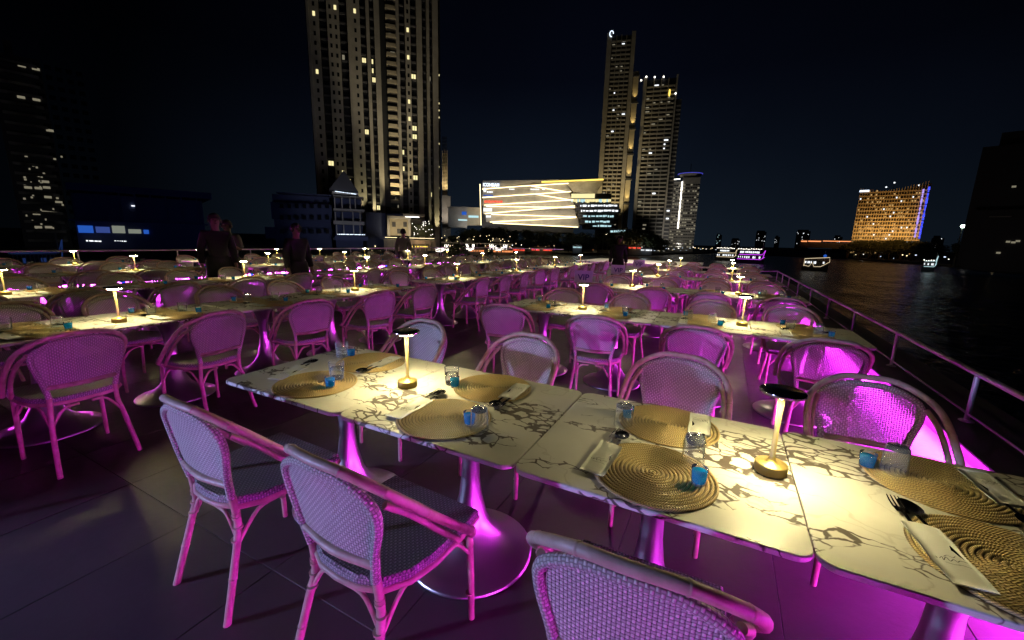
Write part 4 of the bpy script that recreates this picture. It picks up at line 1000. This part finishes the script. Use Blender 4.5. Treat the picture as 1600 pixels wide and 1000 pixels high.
MM = dict(MT, side_pier='stone2', bracket='darkwall'); B.build(MM, SK)
B.uplight((x0+x1)/2, -30, 14, (x0+x1)/2, 0, 60, 120000, (1, .76, .34), 1, 60); B.uplight((x0+x1)/2, -70, 8, (x0+x1)/2, 0, 150, 52000, (1, .88, .66), 1, 60)
for k_ in range(7): B.uplight(xq+2.5, -2.2, zt*.84*(.14+.14*k_)+1.2-(0 if k_ else 20), xq+2.2, 2.5, zt*.84*(.14+.14*k_)+20, 3800 if k_ < 5 else 2300, (1, .72, .26), .3, 55)
B = Bld('grey_balcony_tower', 'second tall grey balcony tower with three lights on its crown', 'tower', 1018, 410)
x0, x1, zb_, zt = balcony_tower(B, 987, 1037, 124, 362, [(0, .10), (.95, 1)], 4, .05, 3.5)
xs, zs_ = B.X(1050, 355)[0], B.X(1050, 152)[1]; B.P('cap').box(x1, xs-2, 6, 26, 0, zs_)
for i in range(int(zs_/3.5)):
    B.P('balcony').box(x1+.3, xs-2.3, 5, 6, 3.5*i, 3.5*i+1.1)
    if rnd.random() < .12: B.P('lit_window').box(x1+1, x1+3.5, 5.6, 5.85, 3.5*i+1.3, 3.5*i+2.6)
for px, py in ((1010, 121), (1023, 121.5), (1037, 121), (1002, 126.5), (1055.5, 147)): x, z = B.X(px, py); B.P('crown_light').sphere((x, -1.6, z), .75, n=8)
x, z = B.X(1046, 146); B.P('gold_light').sphere((x, -1.6, z), .8, .8, 3.2, 8)
B.build(dict(MT, gold_light='line_gold'), SK)
B.uplight((x0+x1)/2, -30, 14, (x0+x1)/2, 0, 60, 30000, (1, .86, .58), 1, 60); B.uplight((x0+x1)/2, -75, 8, (x0+x1)/2, 0, 120, 30000, (1, .92, .74), 1, 60)

B = Bld('disc_roof_hotel', 'grey lattice hotel block with a flat disc roof beside the grey tower', 'hotel', 1068, 440)
x0, z0 = B.X(1038, 368); x1, _ = B.X(1085, 368); zt = B.X(1090, 277)[1]; xm, _ = B.X(1058, 368)
B.P('wall').box(x0, xm, 3, 24, 0, zt-3); B.P('wall').box(xm, x1, 0, 24, 0, zt)
z = 4
while z < zt-6:
    for k_ in range(13):
        u = x0+(x1-x0)*(k_+.2)/13; y_ = 3 if u < xm-1 else 0
        (B.P('lit_window') if rnd.random() < .42 else B.P('window')).box(u, u+1.5, y_-.15, y_+.02, z, z+1.2)
    z += 2.9
x, z = B.X(1084, 272); 
B.P('disc').lathe([(0, -1), (9, -1), (11, 1), (11, 2), (0, 3)], 28, 0, (x-3, 10, z)); B.P('blue_ring').lathe([(11.1, 1.1), (11.3, 1.1), (11.3, 1.6), (11.1, 1.6)], 28, 0, (x-3, 10, z)); B.P('mast').tube([(x-3, 10, z+3), (x-3, 10, z+11)], .25, 6)
beads(B, 'bead', (1066, 285), (1059, 358), 42, .55, -.6)
for i in range(14): x, z = B.X(1045+i*1.3, 280.5-i*.1); B.P('bead').box(x-.5, x+.5, 2.2, 2.5, z-.4, z+.4)
B.build(dict(wall='stone', lit_window='w_dim', window='dglass', disc='stone', blue_ring='ring_blue', mast='darkwall', bead='line_white'), SK)
B.uplight((x0+x1)/2, -60, 6, (x0+x1)/2, 0, 40, 22000, (1, .93, .8), 1, 80)

# orange-lit slab hotel across the river
B = Bld('orange_lit_hotel', 'broad orange-lit slab hotel with blue edge lights across the river', 'hotel', 1384, 430, -.05)
x0, _ = B.X(1331, 374); x1, _ = B.X(1437, 374); zt = B.X(1395, 297)[1]; wd = x1-x0
nb = 26
for k_ in range(nb):
    u = x0+wd*k_/nb; dz = 3.2*abs((k_-9)/nb)**1.4*3.2; B.P('core').box(u, u+wd/nb+.02, 1.5, 18, 0, zt+dz-1.5)
    B.P('fin').box(u-.14, u+.14, -.2, 1.5, 0, zt+dz)
z = 3.0
while z < zt-1:
    B.P('floor_slab').box(x0, x1, -.1, 1.5, z, z+.75)
    for k_ in range(nb):
        u = x0+wd*k_/nb; r_ = rnd.random()
        if r_ < .24: B.P('window' if r_ < .19 else 'white_window').box(u+.4, u+wd/nb*.75, 1.2, 1.4, z+.8, z+2.0)
    z += 2.75
for k_, (pt, pb) in enumerate((((1443, 297), (1429, 372)), ((1452, 293), (1436, 374)))): beads(B, 'edge_light' if k_ else 'edge_light2', pt, pb, 34, .5, -1.5)
xe = B.X(1440, 374)[0]; B.P('end_wall').box(x1, xe-3, 1, 16, 0, zt+2)
bx(B, 'roof_sign', (1343.5, 297.5), (1358, 299.5), -.6, -.2)
for px, py in ((1397, 284), (1384, 291), (1436, 288)): x, z = B.X(px, py); B.P('roof_light').sphere((x, 6, z), .6, n=6); B.P('mast').tube([(x, 6, zt), (x, 6, z)], .12, 5)
B.build(dict(core='dullglass', fin='stone2', floor_slab='stone2', window='w_orange', white_window='w_white', edge_light='line_blue', edge_light2='line_lilac', end_wall='darkwall', roof_sign='line_cool', roof_light='w_white', mast='darkwall'), ('window', 'white_window', 'edge_light', 'edge_light2', 'fin', 'floor_slab'))
for f_ in (.1, .32, .54, .76, .95): x = x0+wd*f_; B.uplight(x, -16, 15, x, 0, 26, 9500, (1, .52, .13), .6, 110)
for f_ in (.25, .75): x = x0+wd*f_; B.uplight(x, -60, 16, x, 0, 30, 15000, (1, .46, .13), 1, 90)

B = Bld('long_low_terminal', 'long low roof with a glowing eave left of the orange hotel', 'building', 1290, 425)
bx(B, 'roof', (1245, 374), (1331, 377), 0, 20); bx(B, 'wall', (1250, 378), (1331, 389), 2, 20); 
for a_, c_ in ((1252, 1261), (1263, 1283), (1286, 1330)): bx(B, 'eave_light', (a_, 376), (c_, 378), -.5, -.1)
B.build(dict(roof='darkwall', wall='darkwall', eave_light='line_orange'))
# dark tower at the far right
B = Bld('unlit_tower', 'barely visible unlit stepped tower against the sky at the far right', 'tower', 1570, 230)
bx(B, 'body', (1536, 230), (1620, 420), 0, 25); bx(B, 'base', (1524, 330), (1700, 430), -4, 0); bx(B, 'shaft', (1566, 205), (1625, 235), 3, 22)
for px, py in ((1584, 293.5), (1590, 377), (1583, 379), (1575, 378), (1560, 395)): x, z = B.X(px, py); B.P('dim_window').box(x-.5, x+.5, -4.4, -4.2, z-.3, z+.3)
bx(B, 'pale_band', (1546, 339), (1580, 340), -4.6, -4.1)
B.build(dict(body='darkwall', base='darkwall', shaft='darkwall', dim_window='w_dim', pale_band='stone'))
x, z = B.X(1560, 390); B.uplight(x-10, -50, 3, x, 0, 25, 900, (1, .85, .8), 2, 90)

# street light mast and small distant blocks
p = at(1494, 396, 290); t = thing('floodlight_mast', 'tall mast with a bright greenish floodlight near the right bank', 'street lamp', (p.x, p.y, GZ))
zt = at(1494, 354, 290).z-GZ
obj('mast', MB().tube([(0, 0, 0), (0, 0, zt)], [.35, .18], 8).mesh('mast', M['stone']), t)
hd_ = obj('lamp_head', MB().box(-.9, .9, -.5, .5, zt-.3, zt+.5).mesh('lamp_head', M['darkwall']), t)
M['flood'] = emis('floodlight', (.75, 1, .85), 6); obj('lamp_glass', MB().sphere((0, -.6, zt+.1), 1.0, .4, .8, 10).mesh('lamp_glass', M['flood']), t)
for i, (px, yt, w_, Dh) in enumerate(((1124, 367, 9, 900), (1150, 374, 14, 950), (1190, 362, 16, 1000), (1215, 370, 8, 1000), (1256, 361, 22, 900), (1310, 370, 14, 850), (1355, 381, 8, 800), (1466, 372, 20, 600))):
    lab = ['small block with teal lit face just left of the purple boat', 'low dark block on the skyline above the purple boat', 'dark high-rise on the skyline with scattered lights, above the purple boat', 'narrow dark block on the skyline right of the purple boat', 'wide dark high-rise with two roof lights, skyline left of the orange hotel', 'dark block above the glowing eave left of the orange hotel', 'tiny dark block at the foot of the orange hotel', 'dark block right of the blue-edged hotel'][i]
    B = Bld('distant_block', lab, 'building', px, Dh)
    x0, z1 = B.X(px-w_/2, yt); x1, _ = B.X(px+w_/2, yt); B.P('wall').box(x0, x1, 0, 20, 0, z1); B.P('roof').box(x0+1, x1-3, 2, 14, z1, z1+2.5)
    for _ in range(9 if i in (0, 2, 4) else 5): x = rnd.uniform(x0+.5, x1-1.5); z = rnd.uniform(z1*.35, z1); s_ = rnd.uniform(.5, 1.1); B.P('lit_window').box(x, x+s_, -.3, -.1, z, z+s_)
    B.build(dict(wall='darkwall', roof='darkwall', lit_window='w_teal' if i == 0 else 'w_white'))
# ------------------------------------------------------------------ trees along the bank
crowns = [crown_mesh(7, 11, 2600, .42, 16, 21), crown_mesh(9, 9, 2800, .45, 18, 22), crown_mesh(6, 12, 2200, .4, 12, 23)]
trunk = MB().tube([(0, 0, 0), (.3, .1, 3), (.1, 0, 6.5)], [.5, .4, .25], 8)
for a_ in (0, 2.1, 4.2): trunk.tube([(.2, .1, 4), (.2+2*math.cos(a_), 2*math.sin(a_), 7.5)], [.25, .1], 6)
trunk_m = trunk.mesh('trunk', M['bark'])
TR = [(560, 388, 150, .30), (587, 384, 150, .35), (696, 376, 215, .55), (708, 366, 225, .6), (733, 356, 235, .75), (745, 353, 240, .78), (762, 352, 262, .85), (780, 353, 262, .85), (803, 355, 265, .8), (824, 357, 268, .78), (846, 359, 270, .8), (868, 359, 272, .8), (890, 361, 275, .75), (912, 362, 276, .72), (935, 364, 276, .7), (958, 361, 270, .8), (985, 355, 262, .95), (1003, 354, 262, 1.0), (1020, 362, 266, .85), (1034, 372, 290, .7), (1328, 377, 405, 1.7), (1345, 375, 405, 1.8), (1362, 374, 405, 1.8), (1379, 375, 405, 1.8), (1396, 373, 405, 1.9), (1413, 374, 402, 1.9), (1430, 374, 398, 1.9), (1446, 376, 390, 1.7), (1462, 380, 380, 1.5), (1506, 377, 300, .85), (1526, 366, 262, 1.1), (1552, 372, 250, .9), (370, 378, 128, .35), (398, 380, 128, .32), (20, 383, 128, .4)]
zc_ = {}
TR.sort(key=lambda q_: q_[0])
for i, (px, yt, Dh, sc) in enumerate(TR):
    p = at(px, yt, Dh); gz = GZ
    H0 = (11.5 if i % 3 != 1 else 10)+4; s_ = (p.z-gz)/H0; s_ = max(.12, s_)
    where = 'in front of the mall' if 750 < px < 900 else 'below the balcony towers' if 900 <= px < 1060 else 'at the foot of the orange hotel' if 1300 < px < 1450 else 'on the dark right bank' if px > 1450 else 'beside the podium building' if px > 540 else 'on the dark left bank'
    zc_[where] = zc_.get(where, 0)+1
    t = thing('riverside_tree', 'dark leafy riverside tree %s, %s from left there' % (where, ORD[zc_[where]-1]), 'tree', (p.x, p.y, gz), rnd.random()*6, 'dark trees %s' % where)
    wsc = max(s_, sc*.8)
    t.scale = (wsc, wsc, s_)
    obj('trunk', trunk_m, t); obj('crown', crowns[i % 3], t, (0, 0, 4))
# ------------------------------------------------------------------ pier: festoon arches, kiosks, lamps
def festoon(px0, px1, yt, yb_, Dh, label):
    B = Bld('festoon_arch', label, 'festoon lights', (px0+px1)/2, Dh)
    x0, z1 = B.X(px0, yt); x1, z0 = B.X(px1, yb_)
    for s_ in (0, 1, 2):
        for e_ in (0, 1): xx = (x0 if e_ == 0 else x1)+(s_*.09*(x1-x0))*(1 if e_ == 0 else -1); B.P('post').tube([(xx, 0, 0), (xx, 0, z1)], .10, 6); B.P('light_string').tube([(xx, -.15, z1+.2), (xx+(.3 if e_ == 0 else -.3), -.15, z0+(z1-z0)*.25*s_+.8)], .09, 5)
        a = x0+s_*.09*(x1-x0); c = x1-s_*.03*(x1-x0); zz = z0+(z1-z0)*(.12+.2*s_)
        B.P('light_string').tube([(a+(c-a)*k_/14, -.1-s_*.2, zz+(z1-zz-.4)*(2*k_/14-1)**2) for k_ in range(15)], .10, 5)
    B.build(dict(post='darkwall', light_string='line_white'))
festoon(671, 701, 382, 395, 170, 'left festoon of white light swags on posts at the pier')
festoon(728, 741, 382, 393, 178, 'narrow middle festoon of white lights on the pier')
festoon(765, 792, 382, 393, 190, 'right festoon of white light swags beside the kiosks')
B = Bld('pier_walkway', 'long pale pier roof with small white tents behind the festoons', 'pier', 728, 212)
bx(B, 'roof', (655, 378.6), (800, 381), 0, 6)
for i in range(12): bx(B, 'pillar', (658+i*12.4, 381), (659+i*12.4, 394), .5, 1)
for px in (697, 716, 733, 778):
    x0, z0 = B.X(px-8, 378.5); x1, z1 = B.X(px+8, 370+(px % 3)); xm = (x0+x1)/2
    B.U('tent').add([(x0, 7, z0), (x1, 7, z0), (x1, 12, z0), (x0, 12, z0), (xm, 9.5, z1)], [(0, 1, 4), (1, 2, 4), (2, 3, 4), (3, 0, 4), (0, 3, 2, 1)], 0, smooth=False)
for i in range(26): px, py = rnd.uniform(690, 800), rnd.uniform(368, 378); x, z = B.X(px, py); B.P('garden_light').box(x-.13, x+.13, -.4, -.15, z, z+.26)
for i in range(34): px = rnd.uniform(640, 800); x, z = B.X(px, rnd.uniform(384, 393)); B.P('garden_light').box(x-.13, x+.13, -.4, -.15, z, z+.26)
B.build(dict(roof='stone', pillar='stone', tent='white_paint', garden_light='line_warm'), ('garden_light',))
x, z = B.X(700, 389); B.uplight(x, -16, z, x, 2, z+5, 1500, (1, .85, .6), .5, 130); x, z = B.X(765, 389); B.uplight(x, -16, z, x, 2, z+5, 1500, (1, .85, .6), .5, 130)
K = [(748, 392.5, 26, 'line_orange', 182), (786, 393.5, 30, 'line_orange', 190), (810, 391.5, 20, 'line_red', 206), (846, 391.5, 34, 'line_red', 206), (902, 387.5, 14, 'w_teal', 258), (992, 388.5, 20, 'line_red', 260), (1008, 392, 22, 'w_white', 262), (655, 386, 26, 'line_gold', 158)]
for i, (px, y, w_, mt, Dh) in enumerate(K):
    lab = ['amber-lit kiosk between the pier festoons', 'amber-lit kiosk under the right festoon', 'small red-lit kiosk right of the festoons', 'long red-lit kiosk row at the pier', 'lone kiosk with a teal lit front on the dark bank', 'kiosk with a row of red lights below the grey tower', 'kiosk with white lights below the grey tower', 'amber-lit bar hut below the podium terrace'][i]
    B = Bld('riverside_kiosk', lab, 'kiosk', px, Dh)
    x0, z0 = B.X(px-w_/2, y+3); x1, z1 = B.X(px+w_/2, y-2.5); z0 = max(z0, 0)
    B.P('body').box(x0, x1, 0, 4, 0, z1); B.P('roof').add([(x0-.4, -.8, z1), (x1+.4, -.8, z1), (x1+.4, 4.4, z1), (x0-.4, 4.4, z1), (x0+.6, 1.8, z1+1), (x1-.6, 1.8, z1+1)], [(0, 1, 5, 4), (1, 2, 5), (2, 3, 4, 5), (3, 0, 4), (0, 3, 2, 1)], 0, smooth=False)
    n_ = int(w_/1.6); ww = (x1-x0)/n_
    for k_ in range(n_):
        if rnd.random() < .85: B.P('lit_panel').box(x0+k_*ww+.06, x0+(k_+rnd.uniform(.55, .95))*ww, -.3, -.05, z1-1.0, z1-.25)
    B.build(dict(body='darkwall', roof='darkwall', lit_panel=mt), ('lit_panel',))
    ld = bpy.data.lights.new('kiosk_light', 'POINT'); ld.energy = 260; ld.color = (1, .55, .25) if 'line' in mt else (.8, .95, 1); ld.shadow_soft_size = .5; q = bpy.data.objects.new('kiosk_light', ld); C.objects.link(q); q.parent = B.t; q.location = ((x0+x1)/2, -3, z1+1)
bulb = MB().sphere((0, 0, 3.2), .22, n=6); polem = MB().tube([(0, 0, 0), (0, 0, 3.1)], .05, 6).mesh('pole', M['darkwall'])
bm_ = {k_: bulb.mesh('bulb', M[k_]) for k_ in ('line_white', 'line_warm', 'line_cool', 'line_orange')}
def bank_D(px):
    T_ = [(-60, 131), (330, 127), (560, 137), (700, 207), (780, 257), (1000, 292), (1120, 472), (1330, 432), (1480, 332), (1560, 282), (1700, 262)]
    for (a, da), (c, dc) in zip(T_, T_[1:]):
        if a <= px <= c: return da+(dc-da)*(px-a)/(c-a)
    return 260
LB = [(px, rnd.choice(['line_white', 'line_warm', 'line_warm', 'line_orange'])) for px in [575+i*6.3+rnd.uniform(-2, 2) for i in range(68)]]
LB += [(px, rnd.choice(['line_white', 'line_cool', 'line_warm'])) for px in [1004+i*4.6+rnd.uniform(-2, 2) for i in range(26)]]+[(px, rnd.choice(['line_white', 'line_warm', 'line_cool'])) for px in (1340, 1352, 1379, 1400, 1413, 1420, 1434, 1468, 1480, 1487, 1512, 1516, 1560)]
for px, kd in LB:
    if 870 < px < 960 and rnd.random() < .6: continue
    far = bank_D(px)-.5+rnd.uniform(1, 14); p = at(px, 385, far)
    zone = 'along the lit pier' if px < 860 else 'along the dim middle bank' if px < 1000 else 'along the bright bank below the hotel' if px < 1140 else 'on the right bank'
    t = tag(obj('bank_lamp', None, None, (p.x, p.y, GZ), 0), 'tiny bank lamp %s' % zone, 'lamp post', 'small lamps %s' % zone)
    s_ = rnd.uniform(.7, 1.5)*(1 if px < 1000 else 1.8); t.scale = (s_, s_, rnd.uniform(.35, 1.5)); obj('pole', polem, t); obj('bulb', bm_[kd], t)
# ------------------------------------------------------------------ boats
def boat(name, label, px0, px1, yw, Dh, decks, style, colmat, hull='darkwall'):
    B = Bld(name, label, 'boat', (px0+px1)/2, Dh); B.t.location.z = WATER
    B.o.z = WATER
    x0 = B.X(px0, yw)[0]; x1 = B.X(px1, yw)[0]; Lh = x1-x0; bw = Lh*.11
    fs = []; vs = []; n = 10
    for i in range(n+1):
        u = i/n; wv_ = bw*(1-max(0, (u-.7)/.3)**2*.92)*(1 if u > .08 else .8); dk = 1.6+1.6*max(0, (u-.72)/.28)**2+.5*max(0, (.15-u)/.15)
        xx = x0+Lh*u
        vs += [(xx, -wv_, dk), (xx-.3, -wv_*.7, -.3), (xx-.3, wv_*.7, -.3), (xx, wv_, dk)]
    for i in range(n):
        for k_ in range(3): fs.append((i*4+k_, i*4+k_+1, i*4+4+k_+1, i*4+4+k_))
        fs.append((i*4+3, i*4, i*4+4, i*4+7))
    fs += [(0, 3, 2, 1), (n*4, n*4+1, n*4+2, n*4+3)]
    B.P('hull').add(vs, fs, 0, smooth=False)
    z = 1.7
    for d in range(decks):
        a, c = x0+Lh*(.06+.05*d), x0+Lh*(.86-.06*d)
        B.P('deck_slab').box(a, c, -bw*.9, bw*.9, z+2.2, z+2.4)
        k_ = a+.2
        while k_ < c: B.P('post').tube([(k_, -bw*.88, z), (k_, -bw*.88, z+2.2)], .06, 5); k_ += Lh/14
        B.P('cabin').box(a+1, c-1, -bw*.6, bw*.6, z, z+2.2)
        m_ = int(Lh/1.1)
        for j in range(m_):
            if rnd.random() < .75: u = a+(c-a)*j/m_; B.P('lit_window').box(u+.1, u+rnd.uniform(.4, .9), -bw*.62, -bw*.605, z+.7+rnd.uniform(0, .3), z+1.7)
        z += 2.4
    top = z
    if style == 'outline':
        P = [(x0+.5, 1.6), (x0+.5, top+.2), (x0+Lh*.98, top+.9), (x0+Lh*1.0, 3.4), (x0+Lh*.7, 1.6), (x0+Lh*.45, 1.5), (x0+Lh*.36, 3.0), (x0+Lh*.26, 1.5), (x0+.5, 1.9)]
        B.P('light_outline').tube([(q[0], -bw-.1, q[1]) for q in P], .08, 6)
        B.P('mast').tube([(x0+Lh*.8, 0, z), (x0+Lh*.8, 0, z+3.4)], .12, 6); B.P('blue_lamp').sphere((x0+Lh*.8, -.2, z+1.4), .55, n=8)
    else:
        B.P('light_outline').tube([(x0+.5, -bw-.1, 2.0), (x0+Lh*.86, -bw-.1, 2.0), (x0+Lh*.99, -bw*.3, 3.2)], .09, 6)
        B.P('light_outline').tube([(x0+Lh*.1, -bw-.1, 4.2), (x0+Lh*.9, -bw-.1, 4.3), (x0+Lh*.995, -bw*.3, 6.4), (x0+Lh*.93, -bw*.4, 2.4)], .10, 6)
        for j in range(int(Lh/.8)): u = x0+Lh*.05+Lh*.88*j/(Lh/.8); B.P('string_light').sphere((u, -bw*.9, top+.35+rnd.uniform(-.2, .2)), .2, n=6)
        B.P('mast').tube([(x0+Lh*.9, 0, z), (x0+Lh*.9, 0, z+3.6)], .1, 6)
    B.build(dict(hull=hull, deck_slab='stone', cabin='darkwall', post='stone', lit_window='w_white' if Dh > 120 else 'w_dimblue', light_outline=colmat, string_light='line_white' if Dh > 120 else 'w_dimblue', mast='stone', blue_lamp='w_blue'), ('lit_window', 'string_light', 'post'))
    ld = bpy.data.lights.new('deck_glow', 'POINT'); ld.energy = 8 if style == 'outline' or Dh < 120 else 40; ld.color = M[colmat].node_tree.nodes['Emission'].inputs[0].default_value[:3]; ld.shadow_soft_size = 1; q = bpy.data.objects.new('deck_glow', ld); C.objects.link(q); q.parent = B.t; q.location = ((x0+x1)/2, -bw-5, 4)
boat('dinner_boat', 'purple-lit two-deck dinner boat on the river', 1150, 1195, 402, 235, 2, 'strings', 'line_purple')
boat('dinner_boat', 'warm yellow-lit dinner boat just left of the purple one', 1118, 1151, 398.5, 262, 2, 'strings', 'line_boat')
boat('outlined_boat', 'dark boat outlined with warm light strings below the glowing eave', 1254, 1296, 411, 190, 1, 'outline', 'line_boat')
boat('small_ferry', 'small ferry with cool lights near the right bank', 1444, 1466, 401.5, 240, 1, 'strings', 'w_teal', 'darkwall')
boat('moored_boat', 'dark moored boat with faint blue lights at the left bank', 10, 100, 393, 105, 1, 'strings', 'w_dimblue', 'blue_wall')
# ------------------------------------------------------------------ deck lights off to port, behind the viewer, plus an added foredeck fill
def lampobj(kind, name, loc, target, energy, col, size, **kw):
    ld = bpy.data.lights.new(name, kind); ld.energy = energy; ld.color = col
    if kind == 'SPOT': ld.shadow_soft_size = size; ld.spot_size = math.radians(kw.get('ang', 90)); ld.spot_blend = .6
    elif kind == 'POINT': ld.shadow_soft_size = size
    q = bpy.data.objects.new(name, ld); C.objects.link(q); q.location = loc
    q.rotation_euler = (Vector(target)-Vector(loc)).to_track_quat('-Z', 'Y').to_euler(); return q
lampobj('SPOT', 'deck_floodlight', (-5.6, -3.9, 1.0), (-1.0, .6, .70), 1400, (.40, .46, 1.0), .08, ang=42)
lampobj('SPOT', 'mast_floodlight', (-7, 24, 14), (-3, 10, 0), 500, (1, .82, .55), .4, ang=80)
lampobj('POINT', 'foredeck_fill', (-4.5, 26.0, 3.0), (0, 0, 0), 500, (1, .85, .6), .2)  # added light that brightens the pale foredeck, no fixture there

for fx, fy, px_, py_, en in ((-2.36, .98, -3.6, 4.0, 95), (-2.25, 3.55, -3.2, 6.5, 80)):
    q = lampobj('SPOT', 'warm_downlight', (px_, py_, 4.2), (fx, fy, 0), en, (1, .84, .58), .03, ang=6.5); q.data.spot_blend = 1
# a crumpled dry leaf lying in the warm pool of light
b = MB(); vs = []
for i in range(7):
    u = i/6; w_ = .012*math.sin(PI*u)+.001
    vs += [(-.03+.06*u, -w_, .003+.004*math.sin(u*5)), (-.03+.06*u, 0, .008+.003*math.sin(u*9)), (-.03+.06*u, w_, .004+.005*math.cos(u*6))]
b.add(vs, [(i*3+k_, i*3+k_+1, i*3+k_+4, i*3+k_+3) for i in range(6) for k_ in range(2)])
M['dry_leaf'] = mat('dry_leaf', (.10, .06, .035), .7)
tag(obj('dry_leaf', b.mesh('dry_leaf', M['dry_leaf']), None, (-2.30, .93, .002), .4), 'small dry curled leaf on the dark tiles in the warm pool of light', 'leaf')
